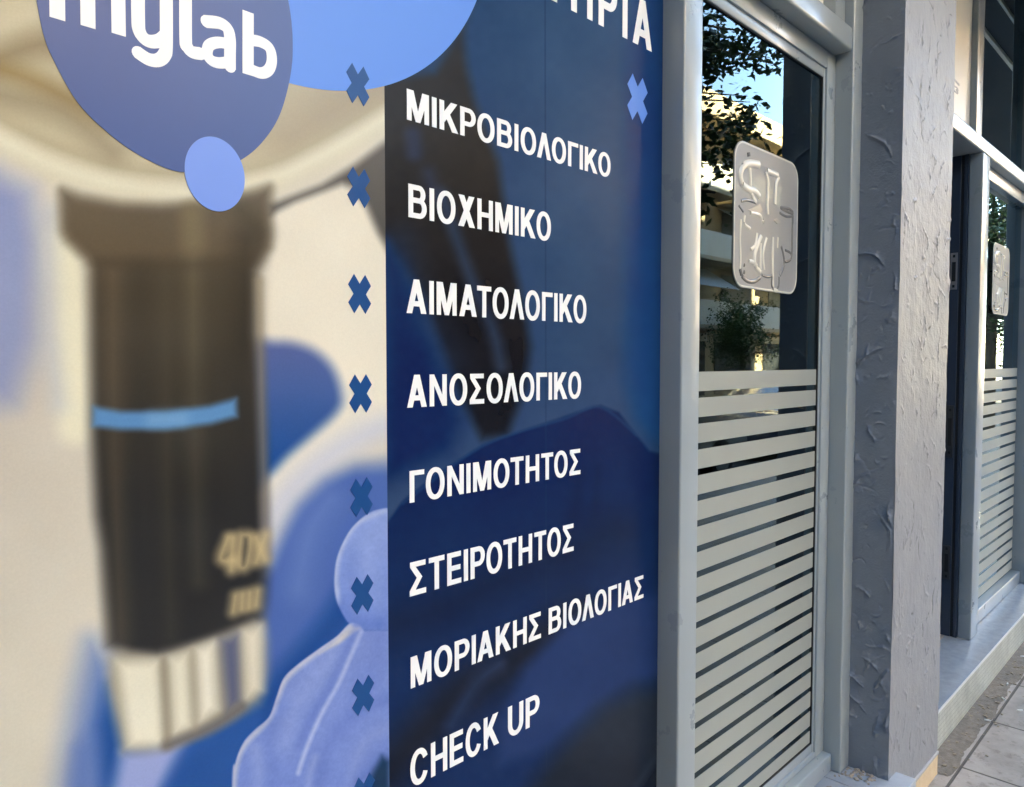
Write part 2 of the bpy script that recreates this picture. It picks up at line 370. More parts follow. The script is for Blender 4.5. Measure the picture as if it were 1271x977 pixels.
# ================================================================ PRINTED PANEL
panel = thing('printed_panel', 'large printed window graphic with a blurred microscope lens, blue gloves and white Greek lettering', 'window graphic', (.7, YP, 0))
def soft_poly(U, V, pts, blur):
    pts = np.array(pts, float); d2 = np.full(U.shape, 1e12); inside = np.zeros(U.shape, bool)
    for (x0, y0), (x1, y1) in zip(pts, np.roll(pts, -1, 0)):
        ex, ey = x1 - x0, y1 - y0; wx, wy = U - x0, V - y0
        t = np.clip((wx * ex + wy * ey) / (ex * ex + ey * ey + 1e-9), 0, 1)
        d2 = np.minimum(d2, (wx - ex * t) ** 2 + (wy - ey * t) ** 2)
        c = (y0 > V) != (y1 > V)
        with np.errstate(divide='ignore', invalid='ignore'):
            inside ^= c & (U < (x1 - x0) * (V - y0) / (y1 - y0 + 1e-12) + x0)
    s = np.where(inside, 1, -1) * np.sqrt(d2)
    t = np.clip(s / (2 * blur) + .5, 0, 1); return t * t * (3 - 2 * t)
def soft_line(U, V, pts, w, blur):
    P_ = np.array([tuple(q) for q in smooth_line(pts, 5)]) if len(pts) > 2 else np.array(pts, float)
    d2 = np.full(U.shape, 1e12)
    for (x0, y0), (x1, y1) in zip(P_, P_[1:]):
        ex, ey = x1 - x0, y1 - y0; wx, wy = U - x0, V - y0
        t = np.clip((wx * ex + wy * ey) / (ex * ex + ey * ey + 1e-9), 0, 1)
        d2 = np.minimum(d2, (wx - ex * t) ** 2 + (wy - ey * t) ** 2)
    t = np.clip((w / 2 - np.sqrt(d2)) / (2 * blur) + .5, 0, 1); return t * t * (3 - 2 * t)
def vnoise(U, V, sc, seed):
    rs = np.random.RandomState(seed); g = rs.rand(128, 128)
    x, y = U / sc, V / sc; xi, yi = np.floor(x).astype(int), np.floor(y).astype(int); fx, fy = x - xi, y - yi
    fx, fy = fx * fx * (3 - 2 * fx), fy * fy * (3 - 2 * fy)
    q = lambda a, b: g[a % 128, b % 128]
    return (q(xi, yi) * (1 - fx) + q(xi + 1, yi) * fx) * (1 - fy) + (q(xi, yi + 1) * (1 - fx) + q(xi + 1, yi + 1) * fx) * fy
def lin(c):
    c = np.asarray(c, float) / 255
    return np.where(c <= .04045, c / 12.92, ((c + .055) / 1.055) ** 2.4)
def closed(pts, k=5):
    P_ = [Vector(p) for p in pts]; N_ = len(P_); out = []
    for i in range(N_):
        p0, p1, p2, p3 = P_[i - 1], P_[i], P_[(i + 1) % N_], P_[(i + 2) % N_]
        for j in range(k):
            t = j / k
            out.append(tuple(.5 * (2 * p1 + (p2 - p0) * t + (2 * p0 - 5 * p1 + 4 * p2 - p3) * t * t + (3 * p1 - p0 - 3 * p2 + p3) * t ** 3)))
    return out
class Art:
    def __init__(s, U, V, base):
        s.U, s.V = U, V; s.c = np.ones(U.shape + (3,)) * np.asarray(base, float)
    def put(s, mask, col, col2=None, v0=0, v1=1, op=1):
        col = np.asarray(col, float)
        if col2 is not None:
            t = np.clip((s.V - v0) / (v1 - v0), 0, 1)[..., None]; col = col * (1 - t) + np.asarray(col2, float) * t
        a = (mask * op)[..., None]; s.c = s.c * (1 - a) + col * a
    def poly(s, pts, blur, col, *k, **kw): s.put(soft_poly(s.U, s.V, pts, blur * (1.7 if blur >= 4 else 1)), col, *k, **kw)
    def line(s, pts, w, blur, col, *k, **kw): s.put(soft_line(s.U, s.V, pts, w, blur * (1.6 if blur >= 4 else 1)), col, *k, **kw)
def px_of(X, Z, Y):
    d = np.stack([X, np.full_like(X, Y), Z - H], -1)
    zc = d @ np.array(_fw); return 635.5 + FPX * (d @ np.array(_rt)) / zc, 488.5 - FPX * (d @ np.array(_up)) / zc

# the artwork was drawn over the flat sheet once; below it is written in the sheet's own x, z through px_of
def art_photo(U, V):
    A = Art(U, V, (220, 211, 194))
    A.poly([(-90, 330), (80, 330), (110, 700), (90, 1200), (-90, 1200)], 60, (206, 196, 182), (214, 207, 190), 500, 900)
    # turret
    A.poly([(-200, -300), (900, -300), (900, 60), (480, 158), (400, 205), (330, 237), (250, 252), (150, 247), (60, 222), (0, 190), (-200, 120)], 8, (188, 175, 146), (206, 194, 166), 0, 230)
    A.line([(-150, 130), (-60, 50), (0, 25), (60, 12), (140, 5)], 60, 30, (205, 196, 172))
    A.line([(-100, 110), (0, 72), (50, 55), (110, 50)], 22, 18, (128, 110, 84), op=.8)
    A.line([(-60, 70), (20, 92), (75, 118), (130, 150)], 16, 12, (150, 122, 78), op=.8)
    A.line([(-60, 110), (10, 120), (80, 140), (140, 190)], 26, 16, (140, 124, 100), op=.55)
    A.line([(360, 170), (430, 128), (490, 105)], 60, 25, (176, 160, 136), op=.8)
    A.line([(-40, 150), (60, 203), (150, 230), (250, 238), (330, 224), (400, 193), (490, 140)], 26, 12, (232, 226, 203))
    A.line([(-40, 128), (60, 178), (150, 208), (250, 216), (330, 205), (400, 172), (490, 118)], 8, 8, (160, 146, 118), op=.5)
    # zone behind the lens
    A.poly([(-90, 205), (0, 215), (38, 236), (48, 300), (46, 420), (20, 500), (-90, 520)], 18, (146, 157, 196), (150, 158, 190), 230, 480)
    A.line([(80, 300), (88, 400), (94, 530)], 44, 10, (236, 229, 203))
    A.line([(60, 262), (62, 400), (72, 500)], 14, 14, (190, 196, 205), op=.7)
    A.poly([(325, 268), (365, 252), (425, 228), (450, 250), (462, 280), (484, 315), (484, 520), (430, 560), (345, 640), (318, 560), (318, 330)], 5, (238, 229, 211))
    A.poly([(335, 255), (400, 230), (440, 205), (486, 170), (486, 318), (470, 290), (456, 258), (440, 232), (424, 228), (365, 250), (335, 266)], 5, (104, 97, 90), (92, 88, 84), 180, 300)
    A.poly(closed([(310, 440), (345, 424), (385, 432), (412, 455), (424, 490), (418, 512), (388, 540), (358, 566), (334, 590), (310, 600)]), 7, (92, 108, 160), (24, 78, 146), 430, 580)
    # lower blue gloves, out of focus
    A.poly([(316, 720), (335, 680), (365, 622), (400, 590), (440, 576), (600, 570), (600, 1300), (60, 1300), (96, 930), (128, 890), (300, 860), (320, 780)], 12, (72, 105, 172), (62, 98, 168), 600, 900)
    A.line([(318, 690), (338, 640), (372, 596), (430, 552), (500, 520)], 30, 14, (206, 208, 218))
    A.line([(410, 620), (385, 660), (370, 730)], 20, 20, (112, 138, 196), op=.6)
    A.poly(closed([(436, 715), (442, 772), (400, 815), (352, 870), (330, 925), (306, 890), (345, 830), (395, 770)]), 11, (10, 70, 140), op=.95)
    A.poly([(112, 800), (138, 825), (152, 900), (168, 1000), (172, 1300), (30, 1300), (80, 960), (94, 880)], 22, (88, 122, 184), (96, 124, 180), 800, 960)
    A.poly([(132, 850), (150, 900), (158, 985), (128, 985), (122, 900)], 10, (18, 76, 146))
    A.poly([(150, 935), (232, 918), (215, 950), (190, 1000), (150, 1200), (128, 1200), (140, 980)], 9, (152, 166, 214))
    A.poly([(236, 918), (300, 880), (326, 860), (330, 930), (292, 1000), (280, 1200), (196, 1200), (205, 977)], 9, (22, 82, 154))
    # lens barrel
    A.poly([(77, 236), (100, 246), (150, 254), (200, 256), (260, 252), (300, 244), (334, 232), (333, 308), (327, 322), (318, 336), (318, 410), (322, 460), (326, 540), (329, 640), (331, 706), (325, 772), (284, 788), (236, 804), (195, 815), (162, 813), (134, 801), (126, 682), (119, 640), (113, 527), (110, 336), (106, 322), (96, 310), (84, 299), (78, 284)], 9, (98, 86, 70), (44, 43, 43), 250, 640)
    A.poly([(77, 240), (150, 256), (200, 258), (260, 254), (334, 236), (332, 306), (318, 322), (120, 324), (98, 310), (80, 290)], 9, (110, 97, 80), (104, 88, 70), 250, 320, op=.8)
    A.line([(238, 268), (240, 300)], 22, 10, (136, 120, 90), op=.8)
    A.line([(300, 262), (322, 290)], 26, 12, (88, 78, 64), op=.7)
    A.line([(140, 340), (142, 560), (150, 790)], 16, 14, (112, 94, 76), (84, 76, 64), 340, 700, op=.75)
    A.line([(240, 265), (240, 400), (242, 560), (246, 720)], 16, 12, (124, 110, 86), (74, 70, 62), 270, 640, op=.7)
    A.line([(205, 340), (207, 600), (212, 790)], 12, 12, (92, 82, 68), (66, 62, 54), 340, 700, op=.6)
    A.line([(305, 300), (300, 500), (305, 740)], 26, 16, (70, 62, 54), (42, 42, 44), 300, 700, op=.7)
    A.line([(176, 340), (178, 600), (190, 790)], 22, 14, (74, 66, 58), (46, 45, 45), 340, 700, op=.6)
    A.line([(128, 326), (200, 330), (306, 326)], 8, 8, (82, 70, 56), op=.5)
    A.line([(322, 350), (326, 540), (330, 690)], 8, 6, (168, 152, 126), (120, 112, 110), 340, 700, op=.75)
    A.poly([(116, 505), (150, 511), (205, 511), (260, 504), (293, 495), (294, 517), (262, 526), (205, 533), (150, 533), (115, 529)], 4, (88, 143, 192))
    A.line([(190, 521), (225, 520)], 14, 9, (118, 168, 208), op=.8)
    # blurred gilt engraving on the barrel
    g = (206, 182, 136)
    for q, w in (([(283, 668), (274, 694), (290, 696)], 9), ([(289, 668), (287, 708)], 9), ([(300, 664), (297, 700), (306, 702), (311, 668), (301, 664)], 8), ([(318, 668), (329, 694)], 9), ([(330, 664), (318, 698)], 9),
                 ([(292, 740), (289, 760)], 8), ([(301, 738), (300, 756)], 8), ([(310, 736), (309, 754)], 8), ([(320, 733), (318, 751)], 9)):
        A.line(q, w, 7, g, op=.95)
    # silver nose
    A.poly(closed([(136, 818), (196, 818), (240, 805), (285, 790), (326, 774), (327, 858), (300, 884), (268, 902), (236, 916), (196, 930), (158, 932), (150, 922)], 3), 8, (166, 156, 134))
    A.poly([(146, 822), (197, 820), (203, 925), (160, 926)], 7, (234, 228, 207))
    A.poly([(210, 818), (234, 810), (238, 902), (216, 912)], 7, (232, 226, 205))
    A.poly([(243, 806), (266, 797), (270, 880), (248, 896)], 7, (238, 232, 214))
    A.poly([(274, 795), (297, 787), (299, 872), (282, 884)], 7, (92, 98, 124))
    A.poly([(302, 784), (324, 777), (325, 856), (306, 866)], 7, (226, 218, 198))
    A.line([(203, 820), (208, 924)], 7, 5, (156, 146, 128)); A.line([(238, 808), (243, 905)], 5, 5, (176, 166, 146))
    A.line([(206, 926), (262, 903), (300, 878)], 10, 6, (112, 104, 98))
    # sharp glove in front
    nz = (vnoise(U, V, 5, 3) - .5) * 5 + (vnoise(U, V, 17, 4) - .5) * 6 + (vnoise(U, V, 2.2, 9) - .5) * 6
    tip = [(600, 627), (478, 631), (462, 635), (447, 645), (432, 662), (419, 690), (415, 718), (417, 742), (426, 763), (436, 776), (452, 782), (600, 784)]
    mt = soft_poly(U, V, [tip[0]] + [tuple(q) for q in smooth_line(tip[1:-1], 5)] + [tip[-1]], 1.4)
    A.put(mt, (132, 156, 214), (112, 140, 208), 640, 770)
    A.put(mt * soft_line(U, V, [(478, 634), (447, 647), (432, 664), (420, 692), (417, 720), (420, 748)], 6, 4), (178, 190, 218), op=.8)
    A.put(mt * soft_line(U, V, [(424, 752), (440, 772), (470, 776)], 16, 10), (88, 118, 192), op=.6)
    hand = [(600, 782), (452, 783), (446, 776), (434, 774), (418, 790), (395, 806), (368, 826), (352, 842), (343, 866), (334, 890), (316, 906), (302, 922), (292, 948), (288, 985), (284, 1300), (600, 1300)]
    mh = soft_poly(U, V, [hand[0]] + [tuple(q) for q in smooth_line(hand[1:-1], 5)] + [hand[-1]], 1.4)
    A.put(mh, (126, 148, 208), (112, 138, 206), 780, 977)
    A.put(mh * soft_line(U, V, [(434, 778), (396, 808), (354, 844), (336, 890), (304, 924), (292, 955), (289, 1000)], 7, 4), (196, 199, 210), op=.8)
    A.put(mh * soft_poly(U, V, [(436, 778), (447, 780), (420, 800), (396, 812)], 3), (214, 206, 196), op=.8)
    A.put(mh * soft_line(U, V, [(448, 784), (436, 812), (420, 848), (398, 888), (380, 930), (370, 960)], 5, 3), (176, 188, 224), op=.85)
    A.put(mh * soft_line(U, V, [(440, 784), (426, 814), (410, 850), (388, 888), (370, 925)], 9, 7), (86, 114, 188), op=.6)
    A.put(mh * soft_line(U, V, [(480, 868), (440, 885), (408, 925), (396, 970)], 14, 10), (92, 118, 190), op=.55)
    A.put(mh * soft_line(U, V, [(480, 905), (450, 925), (430, 990)], 12, 10), (146, 164, 216), op=.5)
    A.put(mh * soft_line(U, V, [(350, 880), (335, 920), (330, 977)], 18, 12), (96, 124, 196), op=.5)
    A.put(mh * soft_line(U, V, [(470, 790), (462, 830), (448, 868), (425, 905)], 26, 22), (98, 124, 196), op=.45)
    A.put(mh * soft_line(U, V, [(412, 815), (388, 846), (366, 880), (352, 925)], 20, 18), (146, 166, 220), op=.55)
    A.put(mh * soft_line(U, V, [(318, 930), (322, 960), (318, 1000)], 14, 12), (150, 168, 216), op=.5)
    A.put(mh * soft_line(U, V, [(482, 940), (455, 962), (440, 1000)], 20, 14), (84, 110, 182), op=.5)
    A.put(mh * soft_line(U, V, [(392, 940), (384, 965), (382, 1000)], 7, 6), (166, 180, 222), op=.45)
    A.put(mt * soft_line(U, V, [(470, 650), (456, 690), (458, 740)], 26, 20), (142, 164, 218), op=.5)
    A.put(mt * soft_line(U, V, [(437, 690), (434, 722), (444, 752)], 12, 12), (104, 132, 200), op=.5)
    A.c += nz[..., None] * np.maximum(mt, mh)[..., None] + ((vnoise(U, V, 60, 5) - .5) * 7)[..., None]
    A.poly([(484, 945), (474, 938), (462, 960), (452, 1000), (484, 1000)], 4, (16, 52, 84))
    return A.c
def art_blue(U, V):
    A = Art(U, V, (50, 76, 116))
    A.poly([(640, -200), (790, -200), (785, 420), (700, 470), (640, 300)], 40, (60, 88, 126), (44, 74, 112), 200, 470)
    A.poly([(478, 108), (520, 92), (575, 30), (640, -120), (600, -200), (478, -200), (478, 100)], 8, (54, 66, 92))
    A.poly([(470, 100), (540, 90), (574, 30), (578, 80), (590, 130), (618, 200), (632, 300), (652, 390), (658, 430), (652, 480), (630, 540), (598, 545), (574, 500), (548, 430), (520, 360), (484, 300), (470, 290)], 6, (60, 56, 55), (33, 33, 40), 150, 470)
    A.line([(548, 240), (568, 300), (590, 360), (612, 410), (622, 455)], 12, 7, (58, 76, 108), op=.75)
    A.line([(500, 300), (520, 380), (560, 450)], 26, 20, (52, 66, 96), op=.5)
    A.line([(512, 168), (514, 190)], 20, 6, (60, 66, 88), op=.9); A.line([(532, 215), (540, 245)], 14, 8, (58, 66, 92), op=.7)
    A.poly([(476, 300), (500, 330), (540, 440), (575, 520), (560, 560), (476, 600)], 14, (30, 52, 96), (16, 40, 90), 330, 560)
    A.poly([(778, -200), (900, -200), (900, 560), (822, 560), (790, 520), (775, 470)], 10, (34, 74, 122), (18, 70, 126), 0, 460)  # mullion's reflection painted in as a bluer strip at the right edge
    glove = [(476, 655), (500, 622), (540, 590), (600, 552), (680, 524), (715, 512), (745, 503), (768, 512), (790, 540), (806, 560), (900, 580), (900, 1300), (476, 1300)]
    A.poly(glove, 3, (10, 39, 86), (13, 42, 90), 520, 900)
    A.line([(676, -300), (679, 1300)], 1.6, .8, (34, 56, 92), op=.5)
    A.line([(500, 625), (600, 553), (700, 520), (745, 505), (790, 540)], 4, 2, (36, 66, 112), op=.6)
    A.line([(476, 775), (540, 760), (620, 720), (700, 690), (760, 660)], 40, 26, (17, 30, 62), op=.85)
    A.line([(720, 590), (712, 640), (700, 690)], 10, 9, (14, 30, 66), op=.6); A.line([(742, 580), (738, 650)], 8, 6, (14, 32, 70), op=.6)
    A.line([(476, 965), (520, 915), (575, 860), (640, 820), (720, 770)], 50, 20, (27, 28, 40), op=.9)
    A.line([(560, 900), (590, 850), (620, 825)], 12, 8, (44, 66, 108), op=.7)
    A.poly([(620, 950), (618, 900), (650, 830), (700, 775), (780, 740), (900, 730), (900, 830), (780, 850), (740, 880), (680, 930)], 8, (30, 56, 108))
    A.poly([(640, 1000), (690, 935), (745, 880), (790, 856), (900, 840), (900, 1300), (640, 1300)], 12, (40, 50, 66), (26, 34, 50), 860, 977)
    A.line([(775, 1000), (800, 960), (822, 930)], 6, 4, (54, 66, 82), op=.6)
    A.c += ((vnoise(U, V, 40, 6) - .5) * 6)[..., None] + ((vnoise(U, V, 9, 8) - .5) * 3)[..., None]
    return A.c
VEIL = 1.0
def sheet(name, x0, x1, z0, z1, step, fn, y, label, gain, m=None):
    nx, nz = int((x1 - x0) / step) + 1, int((z1 - z0) / step) + 1
    X, Z = np.meshgrid(np.linspace(x0, x1, nx), np.linspace(z0, z1, nz))
    U, V = px_of(X, Z, YP)
    c = lin(np.clip(fn(U, V), 0, 255))
    veil = VEIL * np.clip((2.35 - (2.35 - Z) * 1.0 - 1.0) / 1.1, 0, 1)[..., None] ** 1.5 * np.array((.028, .028, .030))
    c = np.clip((c - veil) * np.array(gain), .002, .86)
    co_ = np.stack([X, np.full_like(X, y), Z], -1).reshape(-1, 3)
    i = np.arange(nx * nz).reshape(nz, nx)
    q = np.stack([i[:-1, :-1], i[:-1, 1:], i[1:, 1:], i[1:, :-1]], -1).reshape(-1, 4)
    me = bpy.data.meshes.new(name); me.vertices.add(len(co_)); me.vertices.foreach_set('co', co_.ravel())
    me.loops.add(q.size); me.loops.foreach_set('vertex_index', q.ravel().astype(np.int32))
    me.polygons.add(len(q)); me.polygons.foreach_set('loop_start', np.arange(0, q.size, 4, dtype=np.int32))
    me.update(calc_edges=True)
    at = me.color_attributes.new('artwork', 'FLOAT_COLOR', 'POINT')
    at.data.foreach_set('color', np.concatenate([c.reshape(-1, 3), np.ones((len(co_), 1))], 1).ravel())
    return link(name, me, m or M['print'], panel, label)
XB = .7435
sheet('photo_print', -.75, XB, .22, 2.9, .002, art_photo, YP, 'blurred microscope lens print with blue gloves', (.86, .86, .84))
sheet('blue_print', XB, 1.60, .22, 2.9, .0022, art_blue, YP, 'dark blue half of the print', (.8, .80, .74), M['print_blue'])
MB().box(-.75, 1.60, YP + .003, YP + .02, .22, 2.9).build('backing_board', M['interior'], panel)
cutout('light_disc', [ellipse(.5632, 2.4348, .4263, .4263, 160)], [], YP - .0005, YP + .001, M['sky_vinyl'], panel, 'big light blue disc cut by the top of the picture')
xy = [on_wall(u, v, YP) for u, v in [(43, -12), (45, 0), (53, 40), (65, 72), (96, 127), (135, 166), (173, 193), (212, 211), (240, 214), (268, 212), (300, 198), (324, 178), (345, 147), (358, 105), (363, 62), (359, 10), (345, -40), (310, -100), (250, -148), (170, -150), (100, -110), (60, -60), (43, -12)]]
cutout('logo_disc', [[tuple(q) for q in smooth_line(xy, 6)[:-1]]], [], YP - .0009, YP + .001, M['slate_vinyl'], panel, 'slate blue disc behind the white lower case lettering')
cutout('small_disc', [ellipse(.4588, 1.856, .042, .0502, 96)], [], YP - .0013, YP + .001, M['hazed_blue_vinyl'], panel, 'small light blue disc')
# lower case lettering on the disc: traced centre lines in the sheet plane
def W(pts): return [on_wall(u, v, YP) for u, v in pts]
w_ = .0165; pol = []
pol += stroke(W([(71, 24), (70, -60)]), w_, False, False); pol += stroke(W([(109, 34), (108, -40)]), w_, False, False); pol += stroke(W([(147, 43.5), (146, -30)]), w_, False, False)
pol += stroke(W([(71, -35), (90, -58), (109, -40)]), w_); pol += stroke(W([(109, -30), (128, -48), (146, -30)]), w_)
pol += stroke(W([(171, -40), (171, 20), (173, 40), (183, 51), (197, 51), (206, 44)]), w_, True, False)
pol += stroke(W([(206, -5), (206, 55), (204, 68), (196, 75), (184, 74), (170, 65)]), w_, True, False)
pol += stroke(W([(230, -60), (230, 45), (232, 58), (238, 65), (249, 67)]), w_, True, False)
pol += stroke(W([(254, 27), (272, 29), (282, 36), (285, 48), (285, 66), (285, 85)]), w_, True, False)
pol += stroke(W([(285, 55), (270, 53), (259, 57), (257, 68), (263, 76), (273, 78.5), (284.5, 77)]), w_ * .9, True, False)
pol += stroke(W([(307.5, 15), (307.5, 93)]), w_, False, False)
pol += stroke(W([(307, 50), (322, 52), (334, 60), (337, 75), (333, 87), (323, 91), (308, 85)]), w_ * .95, True, True)
cutout('logo_lettering', pol, [], YP - .0013, YP - .0005, M['white'], panel, 'white lower case lettering reading mylab')
# the list of tests
yf, yb = YP - .0007, YP + .001
word('ΕΡΓΑΣΤΗΡΙΑ', .70, 1.510, 2.3245, .107, yf, yb, panel, gap=.22, label='large white Greek word cut by the top of the picture')
for tx, x0, x1, z0, z1 in (('ΜΙΚΡΟΒΙΟΛΟΓΙΚΟ', .789, 1.353, 2.005, 2.056), ('ΒΙΟΧΗΜΙΚΟ', .791, 1.154, 1.843, 1.899), ('ΑΙΜΑΤΟΛΟΓΙΚΟ', .786, 1.270, 1.681, 1.739), ('ΑΝΟΣΟΛΟΓΙΚΟ', .786, 1.253, 1.520, 1.576),
                           ('ΓΟΝΙΜΟΤΗΤΟΣ', .790, 1.252, 1.356, 1.411), ('ΣΤΕΙΡΟΤΗΤΟΣ', .789, 1.230, 1.193, 1.252), ('ΜΟΡΙΑΚΗΣ', .790, 1.126, 1.031, 1.086), ('ΒΙΟΛΟΓΙΑΣ', 1.150, 1.493, 1.031, 1.086)):
    word(tx, x0, x1, z0, z1 - z0, yf, yb, panel)
word('UΡ', 1.030, 1.122, .855, .062, yf, yb, panel)
word('CΗΕCΚ', .788, 1.004, .855, .062, yf, yb, panel)
def cross(cx, cz, name, m, label=None, yfr=YP - .0009, hw=.040, hh=.052):
    a, b_, c, d = .49 * hw, hh, hw, .455 * hh
    pos = [[(-a, b_), (-c, d), (a, -b_), (c, -d)], [(a, b_), (c, d), (-a, -b_), (-c, -d)]]
    return cutout(name, [[(cx + x, cz + z) for x, z in q] for q in pos], [], yfr, YP + .001, m, panel, label)
for z in (2.037, 1.876, 1.707, 1.547, 1.379, 1.219, 1.051, .886): cross(.692, z, 'cross_mark', M['navy_vinyl'], hw=.0216, hh=.0312)
cross(1.454, 2.202, 'cross_mark', M['sky_vinyl'], 'light blue cross mark')

# ================================================================ FIRST SHOP WINDOW
win = thing('shop_window', 'grey aluminium shop window with striped frosted film between the printed panel and the pillar', 'window', (2.1, YF, .2), 'shop windows')
B = .006
A_ = M['alu']
MB().box(1.557, 1.640, YF, 1.10, .1725, 3.99, B, 3).build('mullion', A_, win, True)
MB().box(2.600, 2.700, YF, 1.10, .1725, 3.99, B, 3).build('jamb', A_, win, True)
MB().box(1.641, 2.599, YF + .004, 1.10, 2.625, 2.703, .012, 4).build('transom', A_, win, True)
MB().box(1.641, 2.599, YF + .03, 1.10, .173, .235, B, 3).build('bottom_rail', A_, win, True)
def sash(x0, x1, z0, z1, xi0, xi1, zi0, zi1, y, parent, dep=.05):
    f = MB(); step = .010
    # outer flat, then a shallow inner lip, mitred by construction order
    f.box(x0, xi0 - .012, y, y + dep, z0, z1, .004, 2); f.box(xi1 + .012, x1, y, y + dep, z0, z1, .004, 2)
    f.box(xi0 - .0122, xi1 + .0122, y + .0004, y + dep, zi1 + .030, z1 - .0006, .004, 2); f.box(xi0 - .0122, xi1 + .0122, y + .0004, y + dep, z0 + .0006, zi0 - .030, .004, 2)
    o = f.build('sash', A_, parent, True)
    g = MB(); y2 = y + .007
    g.box(xi0 - .013, xi0, y2, y + dep, zi0 - .031, zi1 + .031, .003, 2); g.box(xi1, xi1 + .013, y2, y + dep, zi0 - .031, zi1 + .031, .003, 2)
    g.box(xi0 - .0005, xi1 + .0005, y2 + .0004, y + dep, zi1, zi1 + .0315, .003, 2); g.box(xi0 - .0005, xi1 + .0005, y2 + .0004, y + dep, zi0 - .0315, zi0, .003, 2)
    g.build('glazing_bead', A_, o, True)
    k = MB(); t = .003; ya, yb2 = YG - .004, YG + .0015
    k.box(xi0 + .0002, xi0 + t, ya, yb2, zi0, zi1); k.box(xi1 - t, xi1 - .0002, ya, yb2, zi0, zi1)
    k.box(xi0 + t, xi1 - t, ya, yb2, zi0 + .0002, zi0 + t); k.box(xi0 + t, xi1 - t, ya, yb2, zi1 - t, zi1 - .0002)
    k.build('gasket', M['gasket'], o)
    return o
sash(1.642, 2.598, .238, 2.622, 1.690, 2.515, .287, 2.535, YS, win)
MB().box(1.691, 2.514, YG + .002, YG + .008, .288, 2.534).build('pane', M['glass'], win)
def film(x0, x1, ztop, zbot, y, parent, pitch=.0688, h=.0512):
    f = MB(); z = ztop; first = True
    while z - h > zbot - h * .4:
        f.box(x0, x1, y, y + .0012, max(z - h, zbot), z); z -= pitch
    return f.build('frosted_film', M['film'], parent)
film(1.694, 2.511, 1.571, .292, YG + .0004, win)
# panel above the transom
MB().box(1.641, 2.515, 1.03, 1.05, 2.705, 3.99).build('sign_panel', M['pale_sign'], win, label='cream panel above the transom')
MB().box(2.516, 2.599, YF + .03, 1.09, 2.704, 3.99, .004).build('upper_frame', A_, win, True)
